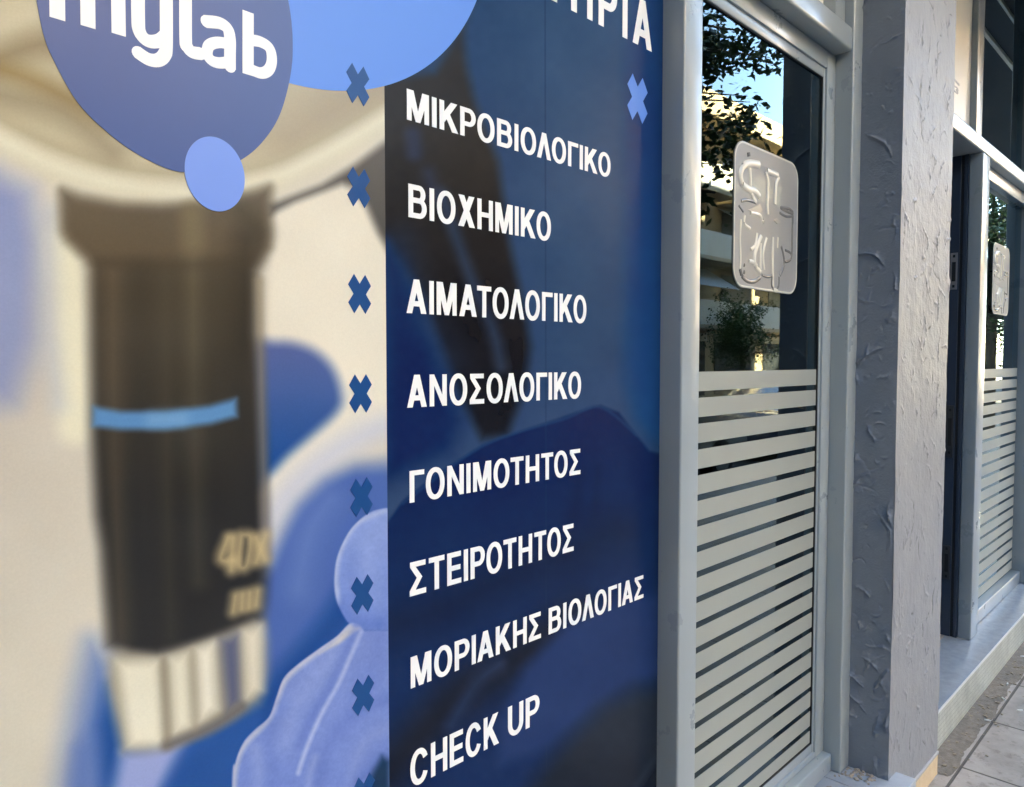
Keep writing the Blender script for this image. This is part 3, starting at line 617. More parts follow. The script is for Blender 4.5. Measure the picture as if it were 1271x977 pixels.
# emblem sticker, traced on the glass
def E(pts): return [on_wall(u, v, YG - .002) for u, v in pts]
def C1(pts): return E([(895 + x / 8.882, 165 + y / 8.882) for x, y in pts])
def C2(pts): return E([(895 + x / 8.145, 265 + y / 8.142) for x, y in pts])
ex0, ex1, ez0, ez1, er = 1.931, 2.345, 1.808, 2.218, .055
def rrect(x0, x1, z0, z1, r, k=8):
    out = []
    for cx, cz, a in ((x1 - r, z1 - r, 0), (x0 + r, z1 - r, 90), (x0 + r, z0 + r, 180), (x1 - r, z0 + r, 270)):
        out += [(cx + r * math.cos(R(a + 90 * i / k)), cz + r * math.sin(R(a + 90 * i / k))) for i in range(k + 1)]
    return out
def emblem(parent):
    st = cutout('emblem_sticker', [rrect(ex0, ex1, ez0, ez1, er)], [], YG - .0006, YG + .0018, M['sticker'], parent, 'frosted square emblem with etched laboratory glassware')
    yf, yb = YG - .0022, YG - .0004
    L = []
    def stroke(pts, w, smooth=True): return [([tuple(q) for q in (smooth_line(pts) if smooth and len(pts) > 2 else pts)], w)]
    q = rrect(ex0 + .004, ex1 - .004, ez0 + .004, ez1 - .004, er - .004); L += stroke(q + q[:1], .004, False)
    L += stroke(C1([(425, 350), (330, 335), (260, 360), (220, 450), (240, 560), (310, 620), (380, 640), (425, 700)]), 0.0189)
    L += stroke(C1([(320, 385), (325, 480), (330, 620), (350, 700), (390, 760)]), 0.0135)
    L += stroke(C1([(510, 415), (630, 465)]), 0.0149, False)
    L += stroke(C1([(495, 430), (520, 520), (520, 640), (515, 780), (520, 900)]), 0.0121); L += stroke(C1([(640, 495), (615, 560), (605, 680), (600, 790)]), 0.0121)
    L += stroke(C1([(470, 985), (430, 905), (330, 880)]), 0.0095)
    L += stroke(C2([(205, 60), (195, 250), (200, 440), (195, 560)]), 0.0081)
    L += stroke(C2([(370, 200), (350, 320), (305, 365)]), 0.0095); L += stroke(C2([(410, 230), (350, 400), (350, 520), (400, 590)]), 0.0135)
    L += stroke(C2([(405, 300), (400, 560)]), 0.0108); L += stroke(C2([(465, 250), (430, 400), (440, 570)]), 0.0095)
    L += stroke(C2([(530, 240), (525, 480), (530, 740)]), 0.0095); L += stroke(C2([(285, 480), (350, 500), (385, 580)]), 0.0095)
    L += stroke(C2([(300, 150), (240, 100), (245, 20)]), 0.0081); L += stroke(C2([(580, 240), (575, 350)]), 0.0068); L += stroke(C2([(530, 770), (570, 780)]), 0.0108)
    f = MB()
    for q, w in L: f.tube([(x, YG - .0008, z) for x, z in q], w * .6, 8)
    for v in f.b.verts: v.co.y = YG - .0008 + (v.co.y - YG + .0008) * .4
    f.build('etched_outline', M['etch_light'], st, True)
    L += stroke(C2([(475, 0), (470, 110), (440, 170), (410, 230)]), .009); L += stroke(C2([(548, -90), (552, 0), (575, 62)]), .009); L += stroke(C2([(530, 125), (532, 240)]), .007); L += stroke(C2([(602, 110), (600, 330)]), .006); L += stroke(C2([(240, 25), (300, 30), (430, 10)]), .006)
    D = []
    D += stroke(C1([(225, 750), (300, 740), (390, 770)]), 0.0095); D += stroke(C1([(200, 800), (250, 870)]), 0.0068)
    D += stroke(C1([(660, 825), (760, 840), (795, 890), (700, 850), (660, 825)]), 0.0095); D += stroke(C1([(650, 880), (720, 920), (800, 920)]), 0.0081)
    D += stroke(C1([(795, 920), (795, 1000)]), 0.0081); D += stroke(C2([(725, 20), (722, 200), (718, 400), (700, 470), (650, 490)]), 0.0095)
    D += stroke(C2([(650, 370), (700, 395), (715, 430)]), 0.0081); D += stroke(C2([(612, 330), (635, 430), (640, 520), (600, 630)]), 0.0095)
    D += stroke(C2([(195, 560), (215, 630), (270, 680), (340, 685), (395, 650)]), 0.0135); D += stroke(C2([(520, 640), (515, 720), (540, 785)]), 0.0081)
    D += stroke(C2([(590, 640), (585, 730), (560, 780)]), 0.0081); D += stroke(C2([(415, 620), (470, 640), (520, 630)]), 0.0081)
    bl = [[tuple(q) for q in C2([(535, 70), (570, 50), (610, 90), (570, 105)])], [tuple(q) for q in C1([(300, 850), (380, 810), (420, 780), (465, 850), (420, 885), (350, 870)])]]
    D += stroke(C2([(235, 520), (240, 525)]), 0.0108); D += stroke(C2([(232, 590), (240, 596)]), 0.0121); D += stroke(C1([(305, 215), (310, 260)]), 0.0162)
    f = MB()
    for q, w in D: f.tube([(x, YG - .0008, z) for x, z in q], w * .5, 8)
    for v in f.b.verts: v.co.y = YG - .0008 + (v.co.y - YG + .0008) * .4
    f.build('etched_shadow_line', M['etch_dark'], st, True)
    cutout('etched_patch', bl, [], yf, yb, M['etch_mid'], st)
    return st
emblem(win)

# ================================================================ PILLAR
pil = thing('plastered_pillar', 'square pillar of rough trowelled plaster, shade-darkened side and light grey front, between the two shop windows', 'pillar', (2.9, .9, 0))
PX0, PX1 = 2.675, 3.252
def relief(nu, nv, su, sv, seed, n_str, amp, vertical=.6):
    rs = np.random.RandomState(seed); h = np.zeros((nv, nu)); chip = np.zeros((nv, nu))
    uu, vv = np.meshgrid(np.linspace(0, su, nu), np.linspace(0, sv, nv))
    h += (vnoise(uu, vv, .09, seed) - .5) * .002 + (vnoise(uu, vv, .03, seed + 1) - .5) * .0008 + (vnoise(uu, vv, .25, seed + 2) - .5) * .003
    h += (vnoise(uu, vv * .22, .007, seed + 3) - .5) * .00045 + (vnoise(uu + vv * .3, vv, .016, seed + 4) - .5) * .0006
    for k in range(n_str):
        L = rs.uniform(.025, .16); x, y = rs.uniform(0, su), rs.uniform(0, sv)
        ang = math.pi / 2 + rs.normal(0, .35) if rs.rand() < vertical else rs.uniform(0, math.pi)
        pts = [(x, y)]
        for j in range(7):
            ang += rs.normal(0, .32); x += math.cos(ang) * L / 7; y += math.sin(ang) * L / 7; pts.append((x, y))
        w = rs.uniform(.002, .0055); a = amp * rs.uniform(.4, 1.2); m_ = .03
        xs, ys = [q[0] for q in pts], [q[1] for q in pts]
        i0, i1 = np.searchsorted(uu[0], [min(xs) - m_, max(xs) + m_]); j0, j1 = np.searchsorted(vv[:, 0], [min(ys) - m_, max(ys) + m_])
        if i1 <= i0 or j1 <= j0: continue
        U, V = uu[j0:j1, i0:i1], vv[j0:j1, i0:i1]; d2 = np.full(U.shape, 9.); s = np.zeros(U.shape); along = np.zeros(U.shape)
        for n_, ((x0, y0), (x1, y1)) in enumerate(zip(pts, pts[1:])):
            ex, ey = x1 - x0, y1 - y0; wx, wy = U - x0, V - y0
            t = np.clip((wx * ex + wy * ey) / (ex * ex + ey * ey + 1e-9), 0, 1); d = (wx - ex * t) ** 2 + (wy - ey * t) ** 2
            c = ex * wy - ey * wx; s = np.where(d < d2, np.sign(c), s); along = np.where(d < d2, (n_ + t) / 7, along); d2 = np.minimum(d2, d)
        d = np.sqrt(d2) + (vnoise(U, V, .006, k) - .5) * .003; env = np.clip(np.sin(math.pi * np.clip(along, .02, .98)), 0, 1) ** .8 * (.5 + vnoise(U, V, .012, k + 7)); w = w * (.45 + .8 * env)
        prof = env * (np.exp(-(d / w) ** 2) + .5 * np.exp(-(d / (w * 5)) ** 2) * (s > 0))      # ridge with one thick side
        if k % 4 == 0:
            h[j0:j1, i0:i1] -= a * .7 * env * np.exp(-(d / w) ** 2); chip[j0:j1, i0:i1] = np.maximum(chip[j0:j1, i0:i1], np.clip(1.5 * env * np.exp(-(d / (w * .7)) ** 2) - .4, 0, 1))
        else: h[j0:j1, i0:i1] += a * prof
    for k in range(int(n_str * 1.6)):
        x, y, L, ang = rs.uniform(0, su), rs.uniform(0, sv), rs.uniform(.004, .016), rs.uniform(0, math.pi); w = rs.uniform(.0016, .004); a = amp * rs.uniform(.25, .8)
        i0, i1 = np.searchsorted(uu[0], [x - .03, x + .03]); j0, j1 = np.searchsorted(vv[:, 0], [y - .03, y + .03])
        if i1 <= i0 or j1 <= j0: continue
        U, V = uu[j0:j1, i0:i1] - x, vv[j0:j1, i0:i1] - y; p, q = U * math.cos(ang) + V * math.sin(ang), -U * math.sin(ang) + V * math.cos(ang) + .3 * U * U / L
        h[j0:j1, i0:i1] += (a if k % 3 else -a * .6) * np.exp(-(p / L) ** 2 - (q / w) ** 2)
    return uu, vv, h, chip
def relief_mesh(name, fn, uu, vv, h, chip, m, parent):
    nv, nu = uu.shape; co_ = fn(uu, vv, h).reshape(-1, 3); i = np.arange(nu * nv).reshape(nv, nu)
    q = np.stack([i[:-1, :-1], i[:-1, 1:], i[1:, 1:], i[1:, :-1]], -1).reshape(-1, 4)
    me = bpy.data.meshes.new(name); me.vertices.add(len(co_)); me.vertices.foreach_set('co', co_.ravel())
    me.loops.add(q.size); me.loops.foreach_set('vertex_index', q.ravel().astype(np.int32))
    me.polygons.add(len(q)); me.polygons.foreach_set('loop_start', np.arange(0, q.size, 4, dtype=np.int32)); me.update(calc_edges=True)
    a = me.attributes.new('chip', 'FLOAT', 'POINT'); a.data.foreach_set('value', chip.ravel())
    me.polygons.foreach_set('use_smooth', [True] * len(q))
    return link(name, me, m, parent)
uu, vv, h, ch = relief(190, 1100, PX1 - PX0, 3.2, 11, 190, .0023, .72)
ed = np.exp(-uu / .006) * .004 * 0
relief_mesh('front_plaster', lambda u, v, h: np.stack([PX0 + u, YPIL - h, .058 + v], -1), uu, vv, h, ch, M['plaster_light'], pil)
uu, vv, h2, ch2 = relief(64, 1200, .165, 3.2, 23, 80, .0052, .5)
# meet the front face along the arris
h2[:, :3] *= .4
relief_mesh('side_plaster', lambda u, v, h: np.stack([PX0 - h, YPIL + u, .058 + v], -1), uu, vv, h2, ch2 * .5, M['plaster_shaded'], pil)
MB().box(PX0 + .006, PX1 - .004, YPIL + .006, 1.33, -.04, 3.25).build('core', M['plaster_shaded'], pil)
MB().box(PX0 + .01, PX1 + .006, YPIL - .001, 1.0, -.04, .0466, .003).build('plinth', M['concrete'], pil, label='raw cream concrete strip at the foot')
MB().box(PX0 + .01, PX1 + .003, YPIL - .006, .98, .0466, .0584, .004).build('plaster_lip', M['mortar'], pil)

# ================================================================ STEP UNDER THE FIRST WINDOW
stp = thing('stone_step', 'blue grey stone step at the foot of the first window and the shade-darkened pillar side', 'step', (2.1, .9, 0))
f = MB()
for x0 in np.arange(.9, 2.6, .33): f.box(x0 + .002, min(x0 + .328, 2.756), .763, YF + .05, .134, .172, .004)
f.build('tread', M['stone_step'], stp, True)
MB().box(.9, 2.75, .778, 1.05, -.04, .133).build('riser', M['mosaic'], stp)
# crumbs of mortar and dirt against the pillar
rs = np.random.RandomState(3); f = MB()
for k in range(90):
    x = rs.uniform(2.60, 2.672) if k < 55 else rs.uniform(1.7, 2.66); y = rs.uniform(.86, .958) if k < 55 else rs.uniform(.925, .985); s_ = rs.uniform(.002, .007)
    m4 = Matrix.Translation((x, y, .172 + s_ * .4)) @ Matrix.Rotation(rs.uniform(0, 6), 4, 'Z') @ Matrix.Diagonal((s_ * rs.uniform(1, 2.2), s_, s_ * .7, 1))
    bmesh.ops.create_icosphere(f.b, subdivisions=1, radius=1, matrix=m4)
tag(f.build('grit', mat('brown_grit', (.28, .21, .16), .9, var=(150, .8, (.42, .40, .36)))), 'brown grit and mortar crumbs along the stone step', 'grit', kind='stuff')

# ================================================================ SECOND SHOPFRONT : step, doorway, window
led = thing('tiled_step', 'low step of pale mosaic tiles under a blue grey ledge, right of the pillar', 'step', (4, .9, 0))
MB().box(3.2563, 9, 0.8765, 1.1264, -0.0384, 0.1316).build('mosaic_facing', M['mosaic'], led)
MB().box(3.2563, 9, 0.8724, 1.1008, 0.1321, 0.1418, .003).build('ledge', M['ledge'], led, True)
MB().box(3.2563, 9, 0.8712, 0.875, 0.1311, 0.1434, .001).build('edge_strip', mat('worn_edge_metal', (.72, .74, .74), .3, metal=.3), led)
win2 = thing('shop_window', 'second grey shop window right of the pillar with striped film and a small emblem, above the tiled step', 'window', (5, YF, .18), 'shop windows')
MB().box(4.4186, 4.5588, 0.9830, 1.0455, 0.1428, 2.6568, B, 3).build('jamb', M['alu_shaded'], win2, True)
MB().box(4.439, 4.5588, 1.024, 1.1469, 2.7325, 3.99, B, 3).build('upper_frame', M['alu_shaded'], win2, True)
MB().box(3.2563, 9, 0.9830, 1.1264, 2.6578, 2.7305, .01, 4).build('transom', A_, win2, True)
MB().box(5.801, 5.9392, 0.9830, 1.1008, 0.1428, 2.6568, B, 3).build('jamb', M['alu_shaded'], win2, True)
MB().box(5.801, 5.9392, 1.013, 1.1264, 2.7325, 3.99, B, 3).build('jamb', M['alu_shaded'], win2, True)
f = MB(); f.box(4.5599, 5.7999, 1.018, 1.1008, 0.1428, 0.2227, B, 3); f.build('bottom_rail', M['alu_shaded'], win2, True)
MB().box(4.5599, 5.7999, 1.028, 1.1008, 2.5830, 2.6568, B, 3).build('head_rail', M['alu_shaded'], win2, True)
MB().box(4.5599, 5.7999, 1.067, 1.073, 0.2237, 2.5820).build('pane', M['glass'], win2)
film(4.5605, 5.7990, 1.552, .230, 1.0654, win2, .0704, .0524)
MB().box(4.5599, 5.7999, 1.077, 1.083, 2.7325, 3.99).build('pane', M['glass'], win2)
s2 = [o for o in COL.objects if o.name.startswith('emblem_sticker')][0]
c2 = s2.copy(); COL.objects.link(c2); c2.parent = win2; c2.matrix_parent_inverse = Matrix.Translation((-5, -.96, -.18)) @ Matrix.Translation((3.085, .025, .065))
for ch_ in [q for q in COL.objects if q.parent == s2]:
    d = ch_.copy(); COL.objects.link(d); d.parent = c2; d.matrix_parent_inverse = Matrix.Identity(4)
# doorway between pillar and second window
door = thing('door_frame', 'dark navy door frame with steel strike plates in the narrow gap right of the pillar', 'door frame', (4.2, 1.1, .17))
f = MB(); f.box(4.4090, 4.4300, 1.0457, 1.0640, 0.1428, 2.6568, .002); f.box(4.4110, 4.4300, 1.0790, 1.1300, 0.1428, 2.6568, .002); f.build('jamb', M['alu_dark'], door)
f = MB(); f.box(4.4150, 4.4300, 1.0641, 1.0789, 0.1428, 2.6568); f.box(4.4140, 4.4300, 1.1302, 1.1420, 0.1428, 2.6568); f.build('gasket', M['gasket'], door)
MB().box(4.4080, 4.4300, 1.1424, 1.2400, 0.1428, 2.6568, .002).build('jamb', M['alu_dark'], door)
for z, hh in ((2.065, .095), (1.23, .137), (.535, .09)):
    p_ = MB().box(4.4078, 4.4106, 1.0850, 1.1180, z - hh, z + hh, .001).build('strike_plate', M['steel'] if z > 2 else M['steel_dark'], door)
    f = MB(); f.box(4.4068, 4.4076, 1.0930, 1.1100, z - hh * .55, z + hh * .5)
    for s_ in (-1, 1): f.box(4.4066, 4.4076, 1.0960, 1.1070, z + s_ * hh * .82 - .007, z + s_ * hh * .82 + .007)
    f.build('latch_slot', M['gasket'], p_)
MB().box(3.2563, 4.4032, 1.1039, 1.1878, 0.1152, 0.1469, .002).build('threshold', M['floor_in'], door)
MB().box(3.2563, 4.4134, 1.1884, 1.9456, 0.1152, 0.1500, .002).build('mat', M['mat_rubber'], door)
# white poster in the fanlight above the doorway
sg = thing('fanlight_sign', 'white sign panel with small grey print above the dark doorway right of the pillar', 'sign', (3.8, 1.03, 2.7))
MB().box(3.2666, 4.438, 1.0547, 1.0701, 2.7325, 3.99).build('face', M['pale_sign'], sg)
q = stroke([(4.105, 2.966), (4.228, 2.960)], .010) + stroke([(4.15, 2.934), (4.20, 2.936), (4.215, 2.928), (4.18, 2.924), (4.215, 2.919), (4.20, 2.911), (4.155, 2.911)], .007)
cutout('grey_print', q, [], 1.0535, 1.0552, M['grey_mark'], sg)

# ================================================================ OUR BUILDING AND ITS ROOMS
M['stucco'] = mat('cream_stucco', (.62, .56, .46), .85, var=(2, .5, (.52, .47, .39)))
blk = thing('corner_block', 'tall plain block of flats whose ground floor holds the shopfront', 'building', (0, 3, 0))
MB().box(-14, 40.5, 1.16, 11, 4.0, 17.5).build('upper_wall', M['stucco'], blk)
f = MB(); f.box(-14, -.76, 1.0, 11, -.1, 3.999); f.box(5.945, 40.5, 1.13, 11, -.1, 3.999); f.build('wall', M['stucco'], blk)
f = MB(); f.box(-.75, 5.94, 6.2, 6.3, 0, 3.99); f.box(-.75, 1.62, 1.11, 1.16, 0, 3.99); f.box(2.72, 3.24, 1.331, 1.7, 0, 3.99); f.box(-.75, 5.94, 1.7, 6.2, 3.9, 3.99); f.build('inner_wall', M['interior'], blk)
f = MB()
for xa, xb in ((-2.0, 18), (20, 30), (31.5, 40)): f.box(xa, xb, -.25, 1.157, 4.02, 4.18, .01)
f.build('balcony', mat('slate_soffit', (.07, .085, .11), .8), blk)
f = MB(); f.box(-1.9, 17.9, .70, .725, 3.99, 4.019); f.box(-1.9, 17.9, .90, .915, 3.99, 4.019); f.build('soffit_trim', M['white'], blk)
b2 = thing('corner_block', 'second plain block of flats farther along the same side as the shop', 'building', (60, 3, 0))
MB().box(48, 78, 1.10, 11, 0, 17.5).build('wall', M['stucco'], b2); MB().box(48, 78, -.2, 1.097, 4.0, 4.16).build('balcony', M['stucco'], b2)
blocker = thing('side_blocker', 'tall unseen wing of the block that stands forward left of the panel', 'building', (-6, 0, 0))  # unseen mass added to block light and darken faces turned left
MB().box(-40, -2.2, -2.6, .999, -.1, 25).build('wall', mat('blocker_render', (.10, .10, .105), .85, var=(3, .5, (.14, .14, .14))), blocker)
MB().box(-13.5, -3.2, -2.66, -2.601, .4, 3.0, .01).build('shop_window', M['alu_dark'], blocker)  # window panel on the added mass
MB().box(-.75, 5.94, 1.25, 6.2, .0, .11).build('inner_floor', M['floor_in'], blk)
MB().box(-.75, 1.556, 1.00, 1.10, 0, .215, .004).build('base_rail', A_, blk)
lamp = thing('ceiling_lamp', 'small round white lamp glowing behind the upper glass of the second window', 'lamp', (5.9, 1.24, 3.9))
ml = bpy.data.materials.new('lamp_glow'); ml.use_nodes = True
ml.node_tree.nodes['Principled BSDF'].inputs['Emission Color'].default_value = (1, .92, .8, 1); ml.node_tree.nodes['Principled BSDF'].inputs['Emission Strength'].default_value = 1.2
f = MB(); bmesh.ops.create_uvsphere(f.b, u_segments=24, v_segments=12, radius=1, matrix=Matrix.Translation((5.90, 1.24, 3.29)) @ Matrix.Diagonal((.075, .075, .03, 1))); f.build('diffuser', ml, lamp, True)
MB().tube([(5.90, 1.24, 3.31), (5.90, 1.24, 3.89)], .012, 10).build('stem', M['white'], lamp)

# ================================================================ ACROSS THE STREET (seen in the glass)
M['facade'] = mat('facade_cream', (.66, .57, .43), .85, var=(1.2, .5, (.58, .50, .38)))
M['facade3'] = mat('facade_warm_cream', (.46, .37, .25), .85, var=(1.2, .5, (.40, .32, .21)))
M['facade2'] = mat('facade_white', (.66, .64, .58), .85, var=(1.2, .5, (.58, .55, .5)))
M['shutter'] = mat('shutter', (.20, .19, .17), .6); M['dark_win'] = mat('dark_window', (.03, .035, .04), .12)
M['awning'] = mat('awning_cloth', (.62, .66, .70), .8); M['awning2'] = mat('awning_orange', (.55, .28, .10), .8)
M['rail'] = mat('railing', (.10, .10, .10), .5)
rb = random.Random(5)
def block(x0, x1, yf_, floors, label, wall, seed, par):
    rb.seed(seed)
    b = thing('apartment_building', label, 'building', ((x0 + x1) / 2, yf_ - 5, 0), 'apartment buildings across the street')
    hgt = 3.0 + floors * 2.65
    MB().box(x0, x1, yf_ - 10, yf_, -.25, hgt).build('wall', wall, b)
    MB().box(x0 - .15, x1 + .15, yf_ - 10, yf_ + 1.5, hgt, hgt + .3, .02).build('cornice', wall, b)
    MB().box(x0, x1, yf_ - 10, yf_ + 1.42, hgt + .301, hgt + .95).build('parapet', wall, b)
    nb = max(2, int((x1 - x0) / 4.2)); bw = (x1 - x0) / nb
    for i in range(nb):
        xa = x0 + i * bw
        s_ = MB().box(xa + .4, xa + bw - .4, yf_ - .02, yf_ + .025, .15, 2.4).build('shop_window', M['dark_win'], b)
        MB().box(xa + .3, xa + bw - .3, yf_ - .02, yf_ + .06, 2.42, 2.75).build('fascia', M['facade2'] if i % 2 else M['shutter'], s_)
    for fl in range(floors):
        z = 3.0 + fl * 2.65
        for i in range(nb):
            xa = x0 + i * bw
            w = MB().box(xa + .9, xa + bw - .9, yf_ - .02, yf_ + .03, z + .1, z + 2.3).build('window', M['dark_win'] if rb.random() < .6 else M['shutter'], b)
            bal = MB().box(xa + .25, xa + bw - .25, yf_ + .01, yf_ + 1.4, z - .16, z, .01).build('balcony', wall, b)
            if par:
                MB().box(xa + .25, xa + bw - .25, yf_ + 1.3, yf_ + 1.395, z + .001, z + .95).build('parapet', M['facade2'], bal)
            else:
                f = MB(); f.box(xa + .25, xa + bw - .25, yf_ + 1.33, yf_ + 1.38, z + .93, z + .98)
                for k in range(int((bw - .5) / .14)): f.box(xa + .3 + k * .14, xa + .32 + k * .14, yf_ + 1.345, yf_ + 1.365, z + .001, z + .93)
                f.build('railing', M['rail'], bal)
            if rb.random() < .45:
                f = MB(); f.b.faces.new([f.b.verts.new(q) for q in ((xa + .4, yf_ + .06, z + 2.4), (xa + bw - .4, yf_ + .06, z + 2.4), (xa + bw - .4, yf_ + 1.6, z + 1.45), (xa + .4, yf_ + 1.6, z + 1.45))])
                bmesh.ops.solidify(f.b, geom=f.b.faces[:], thickness=.02)
                f.build('awning', M['awning'] if rb.random() < .65 else M['awning2'], bal)
    return b
block(-34, -16, -14.2, 3, 'four storey cream apartment building farthest left across the street', M['facade'], 1, True)
block(-15.6, 7.2, -14.2, 3, 'four storey white apartment building with iron railings opposite the panel', M['facade2'], 2, False)
block(7.8, 19, -14.2, 1, 'two storey cream apartment building with iron railings opposite the pillar', M['facade'], 3, False)
block(19.6, 42, -14.2, 3, 'four storey cream apartment building with white parapets reflected in the first window', M['facade3'], 4, True)
block(42.6, 75, -14.2, 3, 'four storey white apartment building farthest right across the street', M['facade2'], 6, True)

M['leaf'] = mat('leaf', (.035, .065, .018), .45, var=(4, .8, (.06, .10, .025))); M['bark'] = mat('bark', (.10, .08, .06), .9, bump=(25, .01))
def tree(x, y, hgt, rad, n_leaf, leaf, seed, label, low=.0, limbs=()):
    rs = np.random.RandomState(seed)
    t = thing('street_tree', label, 'tree', (x, y, 0), 'street trees')
    f = MB(); top = hgt - rad * .6
    f.tube([(x, y, -.2), (x + .04, y, top * .4), (x - .05, y + .05, top * .7), (x, y, top)], [.16, .13, .11, .06], 10)
    tips = []
    for k in range(26):
        a = rs.uniform(0, 2 * math.pi); z0 = top * rs.uniform(.5, 1.0); r_ = rad * rs.uniform(.45, .95); dz = rs.uniform(-.1, 1.0) * rad * (1 if rs.rand() > low else -.35)
        e = (x + math.cos(a) * r_, y + math.sin(a) * r_, z0 + dz); mid = (x + math.cos(a) * r_ * .45, y + math.sin(a) * r_ * .45, z0 + dz * .65)
        f.tube([(x, y, z0), mid, e], [.045, .03, .01], 6); tips += [e, mid]
    for e in limbs:
        z0 = min(top, max(2.4, e[2] * .75)); mid = (x + (e[0] - x) * .55, y + (e[1] - y) * .4, z0 + (e[2] - z0) * .75)
        f.tube([(x, y, z0), mid, e[:3]], [.035, .014, .004], 5)
    f.build('trunk', M['bark'], t, True)
    tips = np.array(tips); c = tips[rs.randint(len(tips), size=n_leaf // 14)] + rs.normal(0, rad * .17, (n_leaf // 14, 3))
    p_ = np.repeat(c, 14, 0) + rs.normal(0, rad * .075, (len(c) * 14, 3))
    for e in limbs: p_ = np.concatenate([p_, np.array(e[:3]) + rs.normal(0, e[3], (e[4], 3))])
    N_ = len(p_)
    d = rs.normal(0, 1, (N_, 3)); d[:, 2] = -abs(d[:, 2]) * .6; d /= np.linalg.norm(d, axis=1)[:, None]
    s = np.cross(d, rs.normal(0, 1, (N_, 3))); s /= np.linalg.norm(s, axis=1)[:, None]
    sz = leaf * rs.uniform(.7, 1.25, N_)[:, None]
    V = np.stack([p_, p_ + d * sz * .5 + s * sz * .26, p_ + d * sz, p_ + d * sz * .5 - s * sz * .26], 1).reshape(-1, 3)
    me = bpy.data.meshes.new('crown'); me.vertices.add(len(V)); me.vertices.foreach_set('co', V.ravel())
    me.loops.add(N_ * 4); me.loops.foreach_set('vertex_index', np.arange(N_ * 4, dtype=np.int32)); me.polygons.add(N_); me.polygons.foreach_set('loop_start', np.arange(0, N_ * 4, 4, dtype=np.int32)); me.update(calc_edges=True)
    link('crown', me, M['leaf'], t)
tree(4.6, -2.1, 6.6, 1.5, 10000, .10, 1, 'leafy street tree at the kerb reflected in the first window', .1,
     [(7.26, -2.26, 5.34, 0.1, 75), (7.13, -2.34, 5.05, 0.1, 75), (7.35, -2.16, 5.07, 0.1, 75), (7.6, -2.31, 5.19, 0.1, 75), (7.88, -2.36, 5.23, 0.1, 75), (8.16, -2.16, 5.27, 0.1, 75), (8.42, -1.85, 5.3, 0.1, 75), (8.26, -1.92, 5.05, 0.1, 75), (7.88, -1.94, 4.97, 0.1, 75), (7.52, -2.27, 4.84, 0.1, 75), (7.19, -2.08, 4.73, 0.1, 75), (7.2, -2.23, 4.9, 0.1, 75), (7.7, -2.3, 5.05, 0.1, 75), (8.05, -2.34, 5.12, 0.1, 75), (7.28, -2.27, 4.23, 0.09, 55), (7.5, -1.84, 4.21, 0.09, 55), (7.72, -1.9, 4.22, 0.09, 55), (7.29, -1.92, 4.04, 0.09, 55), (7.54, -1.92, 4.05, 0.09, 55), (7.29, -2.28, 3.82, 0.08, 40), (7.5, -2.21, 3.86, 0.08, 40), (7.36, -2.02, 3.71, 0.08, 40), (7.83, -1.96, 4.52, 0.05, 5), (7.75, -1.89, 4.42, 0.05, 5)])
tree(26.6, -11.7, 4.1, 1.35, 7000, .11, 2, 'small round street tree across the road')
tree(20.5, -2.2, 6.2, 2.2, 12000, .11, 4, 'leafy street tree farther along the near kerb', .3)
tree(27.0, -2.2, 6.4, 2.2, 9000, .13, 6, 'leafy street tree farthest along the near kerb', .3)

# parked cars, seen in the gaps of the frosted film
def car(x, y, col, label):
    c = thing('parked_car', label, 'car', (x, y, -.17), 'parked cars')
    z0 = -.17
    paint = mat('car_paint', col, .25, coat=1)
    prof = [(-2.1, .30), (-2.12, .62), (-2.0, .86), (-1.45, .93), (-.75, 1.40), (.55, 1.44), (1.35, .98), (2.0, .86), (2.12, .60), (2.1, .30)]
    f = MB(); b = f.b; rows = []
    for yy, k in ((-.82, 0), (-.80, .3), (-.5, 1), (.5, 1), (.80, .3), (.82, 0)):
        rows.append([b.verts.new((x + px, y + yy * (1 if pz < .95 else .82), z0 + (pz if pz < .95 else pz - (1 - k) * .02))) for px, pz in prof])
    for A, B_ in zip(rows, rows[1:]):
        for i in range(len(prof)): b.faces.new((A[i], A[(i + 1) % len(prof)], B_[(i + 1) % len(prof)], B_[i]))
    b.faces.new(rows[0]); b.faces.new(rows[-1][::-1]); f.build('body', paint, c, True)
    for s in (-1, 1):
        MB().prism([(x - 1.25, z0 + .97), (x - .72, z0 + 1.33), (x + .5, z0 + 1.36), (x + 1.15, z0 + 1.0)], y + s * .70, y + s * .79).build('side_window', M['dark_win'], c)
        for wx in (-1.3, 1.3):
            f = MB(); bmesh.ops.create_cone(f.b, cap_ends=True, segments=28, radius1=.31, radius2=.31, depth=.2, matrix=Matrix.Translation((x + wx, y + s * .75, z0 + .31)) @ Matrix.Rotation(R(90), 4, 'X')); w = f.build('wheel', M['gasket'], c)
            f = MB(); bmesh.ops.create_cone(f.b, cap_ends=True, segments=20, radius1=.19, radius2=.17, depth=.02, matrix=Matrix.Translation((x + wx, y + s * .855, z0 + .31)) @ Matrix.Rotation(R(90), 4, 'X')); f.build('rim', M['steel'], w)
    f = MB(); q = [f.b.verts.new(p) for p in ((x + .60, y - .58, z0 + 1.425), (x + .60, y + .58, z0 + 1.425), (x + 1.33, y + .66, z0 + 1.005), (x + 1.33, y - .66, z0 + 1.005))]; f.b.faces.new(q); bmesh.ops.solidify(f.b, geom=f.b.faces[:], thickness=-.015); f.build('windscreen', M['dark_win'], c)
    f = MB()
    for s in (-1, 1): f.box(x + 2.0, x + 2.115, y + s * .6 - .14, y + s * .6 + .14, z0 + .62, z0 + .76, .02)
    f.build('headlight', M['steel'], c)
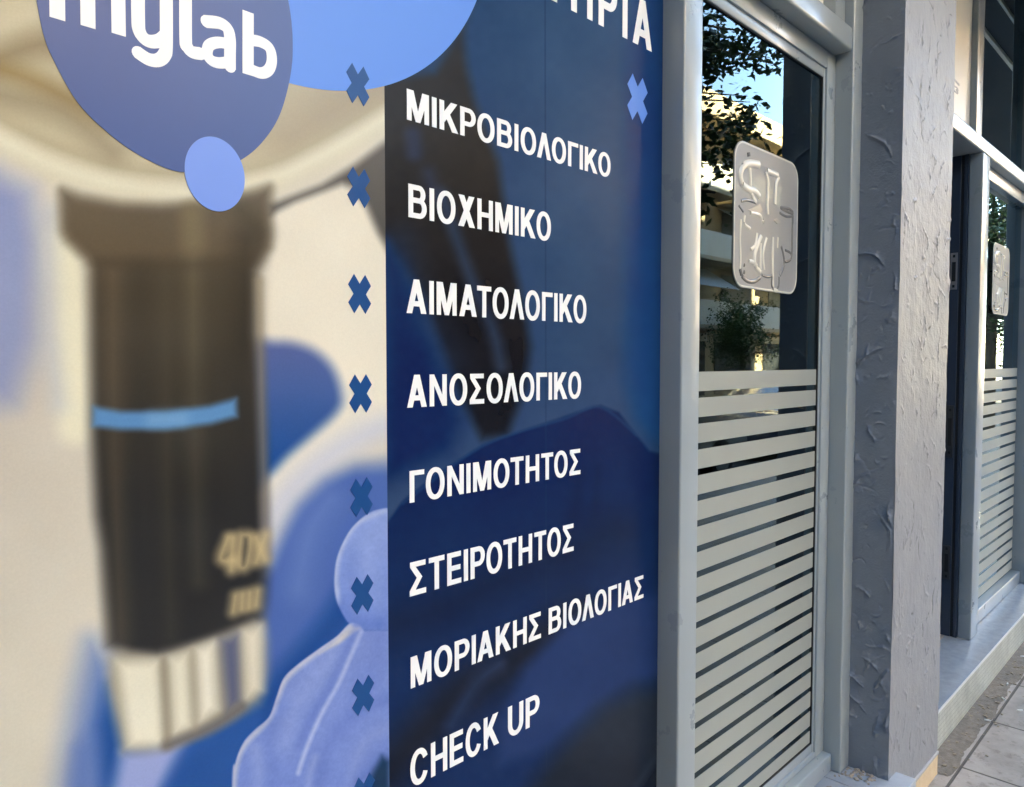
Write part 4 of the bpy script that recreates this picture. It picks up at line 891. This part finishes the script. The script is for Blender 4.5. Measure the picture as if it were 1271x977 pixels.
car(8.6, -4.2, (.25, .26, .28), 'grey parked car at the near kerb by the leafy tree')
car(14.2, -4.2, (.05, .06, .08), 'dark parked car at the near kerb, second from the shop')

# ================================================================ LITTER ON THE PAVEMENT
dirt = mat('dry_dirt', (.13, .108, .088), .95, var=(40, .9, (.24, .205, .17)), bump=(140, .004))
rs = np.random.RandomState(9); b = bmesh.new(); top = []; bot = []
for i in range(300):
    x = 3.26 + i * .02; w = .088 + .012 * math.sin(i * .31) * math.sin(i * .113 + 1) + rs.uniform(-.004, .004)
    top.append(b.verts.new((x, .8762, -.030))); bot.append(b.verts.new((x, .8762 - w, -.0368)))
for i in range(299): b.faces.new((bot[i], bot[i + 1], top[i + 1], top[i]))
me = bpy.data.meshes.new('dirt'); b.to_mesh(me); b.free()
tag(link('dirt', me, dirt), 'strip of dry brown dirt along the foot of the tiled step', 'dirt', kind='stuff')
mb_w = mat('cigarette_paper', (.75, .72, .66), .8); mb_f = mat('dry_leaf', (.20, .15, .10), .8, var=(80, .8, (.33, .27, .19)))
f = MB()
for k in range(10):
    x = rs.uniform(3.3, 5.3); y = rs.uniform(.64, .85); a = rs.uniform(0, 3); d = Vector((math.cos(a), math.sin(a), 0)) * .012
    c = Vector((x, y, -.031)); f = MB().tube([tuple(c - d), tuple(c + d)], .0035, 8)
    tag(f.build('cigarette_butt', mb_w), 'white cigarette butt on the pavement by the tiled step', 'cigarette butt', 'cigarette butts by the step')
f = MB()
for k in range(260):
    x = rs.uniform(3.27, 6); y = .874 - abs(rs.normal(0, .06)); s_ = rs.uniform(.0015, .009) * (1 if k % 3 else .6); a = rs.uniform(0, 6)
    m4 = Matrix.Translation((x, y, -.034 + s_ * .3)) @ Matrix.Rotation(a, 4, 'Z') @ Matrix.Diagonal((s_ * 1.6, s_, s_ * .45, 1))
    bmesh.ops.create_icosphere(f.b, subdivisions=1, radius=1, matrix=m4)
tag(f.build('debris', mb_f), 'brown leaf scraps and grit scattered beside the tiled step', 'debris', kind='stuff')
